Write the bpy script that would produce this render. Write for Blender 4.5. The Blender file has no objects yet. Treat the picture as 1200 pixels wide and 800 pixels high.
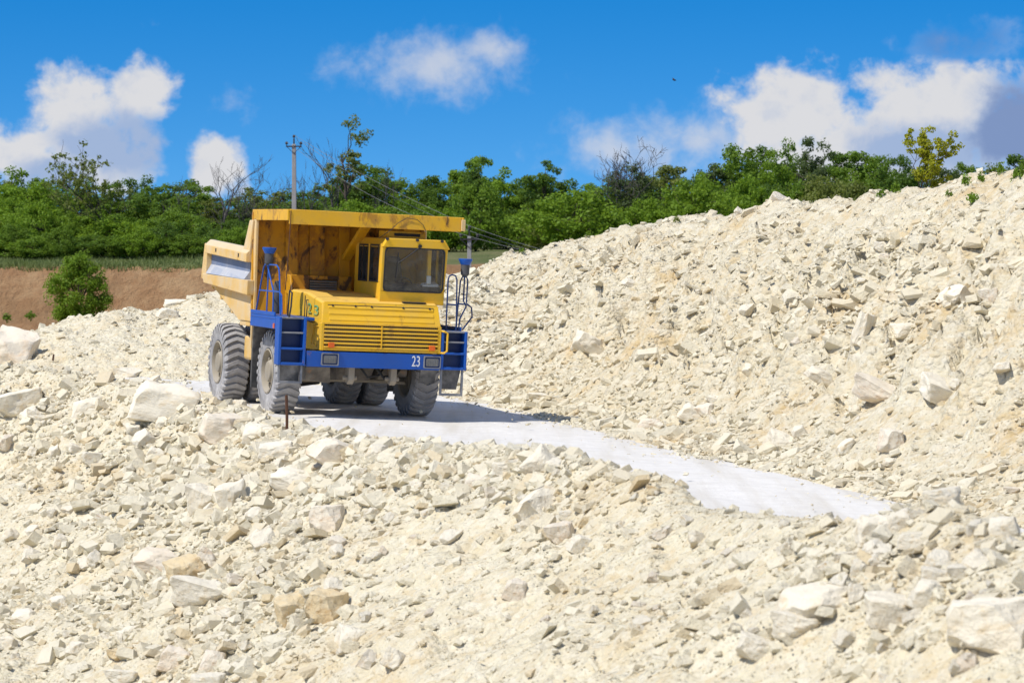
import bpy, bmesh, math, random
import numpy as np
from mathutils import Vector, Matrix, Euler, noise

R = math.radians
scn = bpy.context.scene
COL = scn.collection

# ------------------------------------------------------------------ camera
F_PX, CAM_H, PITCH = 3300.0, 3.9, math.atan(150 / 3300.0)
cam_data = bpy.data.cameras.new('camera')
cam_data.sensor_width = 36.0
cam_data.lens = 36.0 * F_PX / 1200.0
cam_data.clip_start = 0.5
cam_data.clip_end = 12000
cam_data.dof.use_dof = True
cam_data.dof.focus_distance = 54.0
cam_data.dof.aperture_fstop = 3.5
cam = bpy.data.objects.new('camera', cam_data)
COL.objects.link(cam)
cam.location = (0, 0, CAM_H)
cam.rotation_euler = (R(90) - PITCH, 0, 0)
scn.camera = cam

# ------------------------------------------------------------------ light
SUN_AZ = math.atan2(-0.81, -0.58)          # from +Y towards +X
SUN_EL = R(55)
sun_dir = Vector((math.sin(SUN_AZ) * math.cos(SUN_EL), math.cos(SUN_AZ) * math.cos(SUN_EL), math.sin(SUN_EL)))
sl = bpy.data.lights.new('sun', 'SUN')
sl.energy = 4.0
sl.angle = R(0.53)
sl.color = (1.0, 0.955, 0.88)
sun = bpy.data.objects.new('sun', sl)
COL.objects.link(sun)
sun.rotation_euler = sun_dir.to_track_quat('Z', 'Y').to_euler()
sun.location = (-30, -10, 60)

scn.view_settings.view_transform = 'Standard'
scn.view_settings.look = 'None'
scn.view_settings.exposure = 0.15
scn.view_settings.gamma = 1.0
scn.cycles.max_bounces = 6
scn.cycles.diffuse_bounces = 3
scn.cycles.transparent_max_bounces = 12
scn.cycles.use_denoising = True

world = bpy.data.worlds.new('World')
scn.world = world
world.use_nodes = True


class NT:
    """small helper to write node trees"""
    def __init__(self, tree):
        self.t = tree
        self.t.nodes.clear()

    def n(self, kind, **kw):
        nd = self.t.nodes.new(kind)
        for k, v in kw.items():
            if k == 'inp':
                for kk, vv in v.items():
                    self.set(nd, kk, vv)
            else:
                setattr(nd, k, v)
        return nd

    def set(self, nd, key, v):
        s = nd.inputs[key]
        if isinstance(v, bpy.types.NodeSocket):
            self.t.links.new(v, s)
        elif isinstance(v, bpy.types.Node):
            self.t.links.new(v.outputs[0], s)
        else:
            if hasattr(s.default_value, '__len__') and not hasattr(v, '__len__'):
                v = (v, v, v)
            if hasattr(s.default_value, '__len__') and len(s.default_value) == 4 and len(v) == 3:
                v = (*v, 1)
            s.default_value = v

    def math(self, op, a, b=0.0, c=None, clamp=False):
        nd = self.n('ShaderNodeMath', operation=op)
        nd.use_clamp = clamp
        self.set(nd, 0, a)
        self.set(nd, 1, b)
        if c is not None:
            self.set(nd, 2, c)
        return nd.outputs[0]

    def mix(self, fac, a, b, blend='MIX'):
        nd = self.n('ShaderNodeMix', data_type='RGBA', blend_type=blend)
        self.set(nd, 0, fac)
        self.set(nd, 6, a)
        self.set(nd, 7, b)
        return nd.outputs[2]

    def noise(self, vec, scale, detail=3, rough=0.55, dist=0.0):
        nd = self.n('ShaderNodeTexNoise')
        if vec is not None:
            self.set(nd, 'Vector', vec)
        self.set(nd, 'Scale', scale)
        self.set(nd, 'Detail', detail)
        self.set(nd, 'Roughness', rough)
        self.set(nd, 'Distortion', dist)
        return nd.outputs[0]

    def ramp(self, v, lo, hi, smooth=True):
        nd = self.n('ShaderNodeMapRange')
        nd.interpolation_type = 'SMOOTHSTEP' if smooth else 'LINEAR'
        self.set(nd, 0, v)
        self.set(nd, 1, lo)
        self.set(nd, 2, hi)
        return nd.outputs[0]


def build_world():
    w = NT(world.node_tree)
    geo = w.n('ShaderNodeTexCoord').outputs['Generated']
    sep = w.n('ShaderNodeSeparateXYZ', inp={0: geo})
    x, y, z = sep.outputs
    # the clear sky: look a little higher up the dome, where the air is a deeper blue
    zp = w.math('MAXIMUM', z, 0.0)
    zz = w.math('MINIMUM', w.math('ADD', w.math('MULTIPLY', zp, 1.6), 0.17), w.math('ADD', w.math('MULTIPLY', zp, 0.74), 0.26))
    v = w.n('ShaderNodeCombineXYZ', inp={0: x, 1: y, 2: zz})
    vn = w.n('ShaderNodeVectorMath', operation='NORMALIZE', inp={0: v})
    sky = w.n('ShaderNodeTexSky', sky_type='NISHITA', sun_disc=False, sun_elevation=SUN_EL, sun_rotation=SUN_AZ,
              altitude=300, air_density=1.0, dust_density=0.15, ozone_density=3.0, inp={'Vector': vn})
    skyc = w.n('ShaderNodeHueSaturation', inp={'Hue': 0.504, 'Saturation': 1.5, 'Value': 1.34, 'Color': sky}).outputs[0]
    # clouds, on azimuth / elevation in degrees
    az = w.math('MULTIPLY', w.math('ARCTAN2', x, y), 57.29578)
    el = w.math('MULTIPLY', w.math('ARCSINE', z), 57.29578)
    cv = w.n('ShaderNodeCombineXYZ', inp={0: az, 1: el, 2: 0.0})
    n1 = w.noise(cv, 1.15, 7, 0.6, 0.15)
    n2 = w.noise(cv, 0.28, 3, 0.5)
    n3 = w.noise(cv, 1.6, 4, 0.6)

    def deg(px, py):
        return math.degrees(math.atan((px - 600) / F_PX)), math.degrees(math.atan((250 - py) / F_PX))

    def puff(px, py, rx, ry, amp):
        a0, e0 = deg(px, py)
        k = math.degrees(1 / F_PX)
        dx = w.math('DIVIDE', w.math('SUBTRACT', az, a0), rx * k)
        dy = w.math('DIVIDE', w.math('SUBTRACT', el, e0), ry * k)
        d = w.math('SQRT', w.math('ADD', w.math('MULTIPLY', dx, dx), w.math('MULTIPLY', dy, dy)))
        g = w.math('SUBTRACT', 1.0, d)
        return w.math('MULTIPLY', w.math('MAXIMUM', g, -1.0), amp)

    def union(lst):
        o = lst[0]
        for b in lst[1:]:
            o = w.math('SMOOTH_MAX', o, b, 0.25)
        return o

    white = union([puff(*p) for p in [
        (88, 128, 70, 48, 1.0), (168, 108, 48, 42, 1.05), (118, 178, 84, 62, 1.0), (20, 185, 80, 45, 0.95),
        (254, 198, 40, 44, 1.15), (930, 135, 105, 75, 1.0), (1110, 130, 120, 62, 1.15), (1010, 185, 170, 60, 1.0), (1190, 155, 70, 75, 1.1)]])
    thin = union([puff(*p) for p in [
        (505, 78, 125, 52, 0.62), (575, 60, 60, 36, 0.6), (735, 175, 120, 48, 0.62), (830, 165, 90, 60, 0.62),
        (1125, 52, 75, 30, 0.42), (275, 125, 30, 25, 0.25)]])
    # elsewhere on the dome: unseen cumulus of the same kind, cover raised to whiten the fill
    outside = w.math('MULTIPLY', w.math('SUBTRACT', w.noise(cv, 0.085, 3, 0.5), 0.50), 5.0)
    away = w.ramp(w.math('ABSOLUTE', az), 11.0, 15.0)
    high = w.ramp(el, 6.0, 9.0)
    outside = w.math('SUBTRACT', outside, w.math('MULTIPLY', w.math('SUBTRACT', 1.0, w.math('MAXIMUM', away, high)), 6.0))
    base = w.math('MAXIMUM', white, outside)
    nn = w.math('MULTIPLY', w.math('SUBTRACT', n1, 0.5), 1.7)
    dens_w = w.ramp(w.math('ADD', base, nn), -0.02, 0.5)
    dens_t = w.ramp(w.math('ADD', thin, w.math('MULTIPLY', w.math('SUBTRACT', n1, 0.5), 1.3)), -0.02, 0.75)
    dens_t = w.math('MULTIPLY', dens_t, 0.72)
    dens = w.math('MAXIMUM', dens_w, dens_t)
    # shaded undersides of the thick clouds
    shade = union([puff(*p) for p in [(140, 172, 82, 44, 1.0), (1185, 150, 62, 66, 1.2), (1085, 175, 110, 36, 0.8), (1120, 50, 60, 26, 0.9),
                                      (60, 205, 60, 25, 0.8)]])
    sh = w.ramp(w.math('ADD', shade, w.math('MULTIPLY', w.math('SUBTRACT', n1, 0.5), 1.4)), -0.15, 0.55)
    sh = w.math('MAXIMUM', sh, w.math('MULTIPLY', w.ramp(n3, 0.5, 0.75), 0.30))
    ccol = w.mix(sh, (6.4, 6.45, 6.7), (3.2, 4.2, 6.2))
    deep = union([puff(*p) for p in [(1190, 150, 62, 66, 1.2), (1122, 50, 62, 28, 0.9)]])
    dp = w.ramp(w.math('ADD', deep, w.math('MULTIPLY', w.math('SUBTRACT', n1, 0.5), 1.2)), 0.05, 0.55)
    ccol = w.mix(w.math('MULTIPLY', dp, 0.85), ccol, (1.7, 2.5, 4.6))
    col = w.mix(dens, skyc, ccol)
    bg = w.n('ShaderNodeBackground', inp={'Color': col, 'Strength': 0.1})
    out = w.n('ShaderNodeOutputWorld')
    w.t.links.new(bg.outputs[0], out.inputs[0])


build_world()

# ------------------------------------------------------------------ materials
MATS = {}


def new_mat(name):
    m = bpy.data.materials.new(name)
    m.use_nodes = True
    MATS[name] = m
    t = NT(m.node_tree)
    out = t.n('ShaderNodeOutputMaterial')
    return m, t, out


def principled(t, out, **inp):
    b = t.n('ShaderNodeBsdfPrincipled', inp={k.replace('_', ' '): v for k, v in inp.items()})
    t.t.links.new(b.outputs[0], out.inputs[0])
    return b


def bump(t, h, strength=0.4, dist=0.05):
    return t.n('ShaderNodeBump', inp={'Strength': strength, 'Distance': dist, 'Height': h}).outputs[0]


def chalk_mat(name, base, warm, grey, island=False, obj=False, bscale=14.0, bdist=0.05, warm_amt=0.5, white=None, streak=False, crumb=0.0):
    m, t, out = new_mat(name)
    g = t.n('ShaderNodeNewGeometry')
    pos = g.outputs['Position']
    if obj:
        pos = t.n('ShaderNodeTexCoord').outputs['Object']
    n1 = t.noise(pos, 0.55, 5, 0.66, 0.4)
    n2 = t.noise(pos, 3.2, 4, 0.62)
    c = t.mix(t.ramp(n2, 0.3, 0.75), base, grey)
    c = t.mix(t.math('MULTIPLY', t.ramp(n1, 0.5, 0.70), warm_amt), c, warm)
    h = t.math('ADD', t.noise(pos, bscale, 6, 0.68), t.math('MULTIPLY', t.noise(pos, bscale * 4.5, 3, 0.6), 0.4))
    if crumb:
        # broken crumbs: every cell its own little lump and its own tone
        mp = t.n('ShaderNodeMapping', inp={0: pos, 2: (0, 0, -R(17)), 3: (0.72, 1.0, 1.0)})
        for sc, hs, cs in ((crumb, 1.1, 0.30), (crumb * 2.3, 0.55, 0.22)):
            vo = t.n('ShaderNodeTexVoronoi', inp={'Vector': mp, 'Scale': sc})
            h = t.math('SUBTRACT', h, t.math('MULTIPLY', vo.outputs['Distance'], hs))
            cr = t.n('ShaderNodeSeparateColor', inp={0: vo.outputs['Color']})
            c = t.mix(t.math('MULTIPLY', t.ramp(cr.outputs[0], 0.35, 1.0), cs), c, (0.84, 0.79, 0.66))
            c = t.mix(t.math('MULTIPLY', t.ramp(cr.outputs[1], 0.72, 1.0), cs * 1.1), c, warm)
    if island:
        r = g.outputs['Random Per Island']
        c = t.mix(t.math('MULTIPLY', t.ramp(r, 0.0, 1.0, False), 0.55), c, white or (0.82, 0.765, 0.615))
        r2 = t.math('FRACT', t.math('MULTIPLY', r, 17.3))
        c = t.mix(t.math('MULTIPLY', t.ramp(r2, 0.84, 1.0), 0.5), c, warm)
    if streak:
        mp = t.n('ShaderNodeMapping', inp={0: pos, 2: (0, 0, -R(17)), 3: (2.2, 0.12, 1.0)})
        sn = t.noise(mp, 1.0, 5, 0.6)
        c = t.mix(t.math('MULTIPLY', t.ramp(sn, 0.42, 0.72), 0.8), c, warm)
        sn2 = t.noise(mp, 3.1, 4, 0.6)
        c = t.mix(t.math('MULTIPLY', t.ramp(sn2, 0.55, 0.75), 0.5), c, grey)
    if obj:
        r = t.n('ShaderNodeObjectInfo').outputs['Random']
        c = t.mix(t.math('MULTIPLY', r, 0.5), c, white or (0.82, 0.765, 0.63))
        st = t.noise(pos, 1.7, 4, 0.66, 0.6)
        c = t.mix(t.math('MULTIPLY', t.ramp(st, 0.52, 0.68), 0.6), c, warm)
        # fracture facets: broad, softly broken planes
        vo = t.n('ShaderNodeTexVoronoi', inp={'Vector': t.n('ShaderNodeVectorMath', operation='ADD', inp={0: pos, 1: t.n('ShaderNodeTexNoise', inp={'Vector': pos, 'Scale': 3.0}).outputs[1]}), 'Scale': 3.2})
        h = t.math('SUBTRACT', h, t.math('MULTIPLY', vo.outputs['Distance'], 0.5))
    principled(t, out, Base_Color=c, Roughness=0.95, Specular_IOR_Level=0.15, Normal=bump(t, h, 0.85, bdist))
    return m


OCHRE = (0.60, 0.43, 0.20)
chalk_mat('chalk_slope', (0.755, 0.68, 0.485), OCHRE, (0.655, 0.58, 0.415), bscale=10.0, bdist=0.055, warm_amt=0.42, crumb=9.0)
chalk_mat('chalk_heap', (0.71, 0.635, 0.455), OCHRE, (0.60, 0.53, 0.375), bscale=8.0, bdist=0.07, warm_amt=0.85, crumb=7.0)
chalk_mat('chalk_rubble', (0.755, 0.68, 0.495), OCHRE, (0.665, 0.59, 0.43), island=True, bscale=13.0, bdist=0.05, warm_amt=0.4)
chalk_mat('chalk_rock', (0.79, 0.72, 0.57), (0.66, 0.50, 0.28), (0.73, 0.66, 0.515), obj=True, bscale=5.0, bdist=0.03, warm_amt=0.35)
chalk_mat('ochre_rock', (0.66, 0.50, 0.27), (0.52, 0.30, 0.10), (0.64, 0.54, 0.36), obj=True, bscale=5.0, bdist=0.03, warm_amt=0.6,
          white=(0.76, 0.66, 0.46))
chalk_mat('pink_rock', (0.76, 0.655, 0.50), (0.66, 0.47, 0.29), (0.71, 0.64, 0.52), obj=True, bscale=5.0, bdist=0.03, warm_amt=0.5)
chalk_mat('road_dust', (0.735, 0.71, 0.665), (0.59, 0.55, 0.475), (0.66, 0.635, 0.59), bscale=5.0, bdist=0.03, warm_amt=0.35, streak=True)


def earth():
    m, t, out = new_mat('brown_earth')
    pos = t.n('ShaderNodeNewGeometry').outputs['Position']
    c = t.mix(t.ramp(t.noise(pos, 0.5, 5, 0.65), 0.35, 0.7), (0.33, 0.185, 0.090), (0.44, 0.285, 0.150))
    c = t.mix(t.math('MULTIPLY', t.ramp(t.noise(pos, 0.16, 3, 0.5), 0.5, 0.68), 0.6), c, (0.25, 0.145, 0.07))
    principled(t, out, Base_Color=c, Roughness=0.97, Specular_IOR_Level=0.1, Normal=bump(t, t.noise(pos, 1.6, 6, 0.7), 1.0, 0.5))


def ground_m():
    m, t, out = new_mat('meadow_soil')
    pos = t.n('ShaderNodeNewGeometry').outputs['Position']
    c = t.mix(t.ramp(t.noise(pos, 0.3, 5, 0.65), 0.35, 0.7), (0.11, 0.14, 0.05), (0.20, 0.19, 0.09))
    principled(t, out, Base_Color=c, Roughness=0.97, Specular_IOR_Level=0.1, Normal=bump(t, t.noise(pos, 2.5, 5, 0.7), 1.0, 0.3))


earth()
ground_m()


def paint(name, col, dust=(0.42, 0.37, 0.29), dust_amt=0.35, rust=0.0, rough=0.42, up_dust=0.5, fade=None, stain_scale=4.0):
    m, t, out = new_mat(name)
    g = t.n('ShaderNodeNewGeometry')
    pos = t.n('ShaderNodeTexCoord').outputs['Object']
    c = t.mix(t.ramp(t.noise(pos, 1.3, 4, 0.6), 0.3, 0.75), col, fade or tuple(min(1, v * 0.86) for v in col))
    if rust > 0:
        mv = t.n('ShaderNodeMapping', inp={0: pos, 3: (stain_scale, stain_scale, stain_scale * 0.62)})
        r1 = t.noise(mv, 1.0, 6, 0.68, 0.5)
        r0 = t.noise(pos, 0.9, 2, 0.5)
        rr = t.ramp(t.math('ADD', r1, t.math('MULTIPLY', t.math('SUBTRACT', r0, 0.5), 0.6)), 0.70 - 0.22 * rust, 0.80 - 0.20 * rust)
        c = t.mix(t.math('MULTIPLY', rr, 0.6), c, (0.26, 0.10, 0.022))
        rr2 = t.ramp(r1, 0.76 - 0.20 * rust, 0.83 - 0.20 * rust)
        c = t.mix(t.math('MULTIPLY', rr2, 0.9), c, (0.055, 0.028, 0.014))
    nz = t.n('ShaderNodeSeparateXYZ', inp={0: g.outputs['Normal']}).outputs[2]
    up = t.math('MULTIPLY', t.ramp(nz, 0.35, 0.95), up_dust)
    dn = t.math('MULTIPLY', t.ramp(t.noise(pos, 2.6, 5, 0.65), 0.35, 0.8), dust_amt)
    c = t.mix(t.math('MAXIMUM', up, dn), c, dust)
    ro = t.math('ADD', rough, t.math('MULTIPLY', t.math('MAXIMUM', up, dn), 0.45))
    principled(t, out, Base_Color=c, Roughness=ro, Specular_IOR_Level=0.4, Normal=bump(t, t.noise(pos, 6.0, 3, 0.5), 0.12, 0.02))
    return m


paint('yellow', (0.82, 0.465, 0.012), dust=(0.62, 0.45, 0.18), dust_amt=0.30, rust=0.30, up_dust=0.45, rough=0.5)
paint('yellow_body', (0.78, 0.42, 0.012), dust=(0.55, 0.38, 0.15), dust_amt=0.25, rust=0.62, up_dust=0.5)
paint('yellow_wall', (0.62, 0.30, 0.010), dust=(0.36, 0.22, 0.07), dust_amt=0.25, rust=1.1, up_dust=0.4, stain_scale=3.0)
paint('yellow_faded', (0.70, 0.43, 0.11), dust=(0.58, 0.50, 0.38), dust_amt=0.62, rust=0.24, up_dust=0.9, rough=0.6, fade=(0.76, 0.53, 0.24))
paint('worn_panel', (0.30, 0.34, 0.42), dust=(0.62, 0.60, 0.58), dust_amt=0.85, rust=0.2, up_dust=0.9, rough=0.7)
paint('blue_grey', (0.13, 0.18, 0.30), dust=(0.36, 0.37, 0.40), dust_amt=0.6, rust=0.15, up_dust=0.5, rough=0.7)  # darker blue-grey for the upper band of the side recess
paint('blue', (0.002, 0.085, 0.42), dust=(0.10, 0.16, 0.26), dust_amt=0.14, rust=0.06, up_dust=0.25)
paint('blue_dark_shade', (0.003, 0.03, 0.13), dust=(0.05, 0.07, 0.11), dust_amt=0.2, up_dust=0.2)  # dark blue; shade of step backs and right rails put into the colour
paint('grimy_metal', (0.085, 0.07, 0.055), dust=(0.30, 0.26, 0.20), dust_amt=0.75, rust=0.3, rough=0.7, up_dust=0.6)
paint('dusty_bracket', (0.30, 0.25, 0.18), dust=(0.46, 0.41, 0.33), dust_amt=0.6, rust=0.3, rough=0.8, up_dust=0.6)
paint('rubber_flap', (0.06, 0.06, 0.06), dust=(0.33, 0.31, 0.28), dust_amt=0.9, rough=0.8, up_dust=0.5)
paint('tyre_rubber', (0.30, 0.29, 0.285), dust=(0.54, 0.52, 0.50), dust_amt=1.0, rough=0.8, up_dust=0.55)
paint('rim_paint', (0.34, 0.29, 0.21), dust=(0.46, 0.42, 0.35), dust_amt=0.7, rust=0.25, rough=0.7, up_dust=0.5)
paint('black_rubber', (0.02, 0.02, 0.02), dust=(0.12, 0.11, 0.10), dust_amt=0.2, rough=0.6, up_dust=0.2)
paint('stack_metal', (0.045, 0.045, 0.05), dust=(0.22, 0.21, 0.20), dust_amt=0.5, rough=0.6, up_dust=0.3)
paint('frame_grey', (0.20, 0.21, 0.23), dust=(0.42, 0.40, 0.37), dust_amt=0.4, rough=0.5, up_dust=0.4)
paint('rust_steel', (0.10, 0.045, 0.025), dust=(0.16, 0.09, 0.05), dust_amt=0.5, rough=0.9, up_dust=0.1)
paint('concrete', (0.36, 0.355, 0.34), dust=(0.30, 0.29, 0.27), dust_amt=0.6, rough=0.9, up_dust=0.1)
paint('dark_metal', (0.035, 0.033, 0.035), dust=(0.08, 0.075, 0.07), dust_amt=0.3, rough=0.6, up_dust=0.1)
paint('wire_metal', (0.20, 0.21, 0.20), dust=(0.35, 0.35, 0.35), dust_amt=0.3, rough=0.5, up_dust=0.1)
paint('white_paint', (0.80, 0.80, 0.78), dust=(0.6, 0.58, 0.5), dust_amt=0.2, rough=0.6, up_dust=0.1)
paint('green_paint', (0.10, 0.34, 0.16), dust=(0.62, 0.46, 0.06), dust_amt=0.85, rough=0.6, up_dust=0.1)
paint('interior', (0.05, 0.05, 0.052), dust=(0.12, 0.11, 0.1), dust_amt=0.5, rough=0.8, up_dust=0.4)
paint('cushion', (0.10, 0.095, 0.09), dust=(0.3, 0.28, 0.22), dust_amt=0.5, rough=0.9, up_dust=0.3)


def simple(name, col, rough=0.5, spec=0.5, emit=None):
    m, t, out = new_mat(name)
    pos = t.n('ShaderNodeTexCoord').outputs['Object']
    c = t.mix(t.ramp(t.noise(pos, 5.0, 3, 0.6), 0.3, 0.7), col, tuple(v * 0.75 for v in col))
    principled(t, out, Base_Color=c, Roughness=rough, Specular_IOR_Level=spec)


simple('orange_lens', (0.80, 0.13, 0.01), 0.3)
simple('lamp_lens', (0.16, 0.165, 0.17), 0.22, 0.7)
simple('feather', (0.03, 0.03, 0.035), 0.7)


def radiator():
    m, t, out = new_mat('radiator_core')
    pos = t.n('ShaderNodeTexCoord').outputs['Object']
    wv = t.n('ShaderNodeTexWave', wave_type='BANDS', bands_direction='X', inp={'Vector': pos, 'Scale': 8.0, 'Distortion': 0.0})
    c = t.mix(t.ramp(wv.outputs[1], 0.45, 0.62), (0.012, 0.012, 0.013), (0.20, 0.18, 0.14))
    principled(t, out, Base_Color=c, Roughness=0.7)


def glass():
    m, t, out = new_mat('dirty_glass')
    pos = t.n('ShaderNodeTexCoord').outputs['Object']
    tr = t.n('ShaderNodeBsdfTransparent', inp={'Color': (0.74, 0.77, 0.76)})
    gl = t.n('ShaderNodeBsdfGlossy', inp={'Color': (0.9, 0.9, 0.9), 'Roughness': 0.04})
    fr = t.n('ShaderNodeFresnel', inp={'IOR': 1.6})
    mx = t.n('ShaderNodeMixShader', inp={0: fr.outputs[0]})
    t.t.links.new(tr.outputs[0], mx.inputs[1])
    t.t.links.new(gl.outputs[0], mx.inputs[2])
    df = t.n('ShaderNodeBsdfDiffuse', inp={'Color': (0.23, 0.225, 0.215)})
    d = t.math('MULTIPLY', t.ramp(t.noise(pos, 7.0, 6, 0.72), 0.42, 0.85), 0.36)
    d = t.math('ADD', d, 0.03)
    m2 = t.n('ShaderNodeMixShader', inp={0: d})
    t.t.links.new(mx.outputs[0], m2.inputs[1])
    t.t.links.new(df.outputs[0], m2.inputs[2])
    t.t.links.new(m2.outputs[0], out.inputs[0])


radiator()
glass()


def leaf_mat(name, lo, hi, trans=0.5):
    m, t, out = new_mat(name)
    g = t.n('ShaderNodeNewGeometry')
    rnd = g.outputs['Random Per Island']
    orn = t.n('ShaderNodeObjectInfo').outputs['Random']
    pos = g.outputs['Position']
    f = t.math('ADD', t.math('MULTIPLY', rnd, 0.55), t.math('MULTIPLY', t.ramp(t.noise(pos, 0.5, 3, 0.6), 0.3, 0.7), 0.45))
    c = t.mix(f, lo, hi)
    c = t.mix(t.math('MULTIPLY', orn, 0.35), c, tuple(v * 0.6 for v in lo))
    df = t.n('ShaderNodeBsdfPrincipled', inp={'Base Color': c, 'Roughness': 0.55, 'Specular IOR Level': 0.25})
    tc = t.mix(0.5, c, (0.22, 0.30, 0.02))
    tl = t.n('ShaderNodeBsdfTranslucent', inp={'Color': tc})
    mx = t.n('ShaderNodeMixShader', inp={0: trans})
    t.t.links.new(df.outputs[0], mx.inputs[1])
    t.t.links.new(tl.outputs[0], mx.inputs[2])
    t.t.links.new(mx.outputs[0], out.inputs[0])


leaf_mat('leaf_dark', (0.075, 0.145, 0.024), (0.185, 0.310, 0.044))
leaf_mat('leaf_mid', (0.125, 0.225, 0.024), (0.275, 0.425, 0.046))
leaf_mat('leaf_fresh', (0.160, 0.280, 0.020), (0.310, 0.480, 0.042))
leaf_mat('leaf_olive', (0.15, 0.19, 0.04), (0.31, 0.34, 0.09))
leaf_mat('leaf_yellow', (0.34, 0.36, 0.02), (0.62, 0.58, 0.04))
leaf_mat('leaf_grey', (0.075, 0.105, 0.045), (0.150, 0.200, 0.080))
leaf_mat('grass_blade', (0.16, 0.21, 0.07), (0.31, 0.35, 0.13), 0.35)


def bark(name, a, b):
    m, t, out = new_mat(name)
    pos = t.n('ShaderNodeTexCoord').outputs['Object']
    c = t.mix(t.ramp(t.noise(pos, 3.0, 5, 0.7), 0.35, 0.7), a, b)
    principled(t, out, Base_Color=c, Roughness=0.95, Normal=bump(t, t.noise(pos, 8.0, 4, 0.6), 0.8, 0.04))


bark('bark', (0.055, 0.042, 0.030), (0.12, 0.095, 0.07))
bark('bark_dead', (0.06, 0.052, 0.050), (0.13, 0.115, 0.105))


# ------------------------------------------------------------------ object helpers
def tag(o, label=None, cat=None, group=None, kind=None):
    if label:
        o['label'] = label
    if cat:
        o['category'] = cat
    if group:
        o['group'] = group
    if kind:
        o['kind'] = kind
    return o


def empty(name, loc=(0, 0, 0), parent=None):
    o = bpy.data.objects.new(name, None)
    o.empty_display_size = 0.2
    o.location = loc
    o.parent = parent
    COL.objects.link(o)
    return o


def link_mesh(name, me, mat, parent=None):
    o = bpy.data.objects.new(name, me)
    if mat is not None and len(me.materials) == 0:
        me.materials.append(MATS[mat])
    o.parent = parent
    COL.objects.link(o)
    return o


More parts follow.
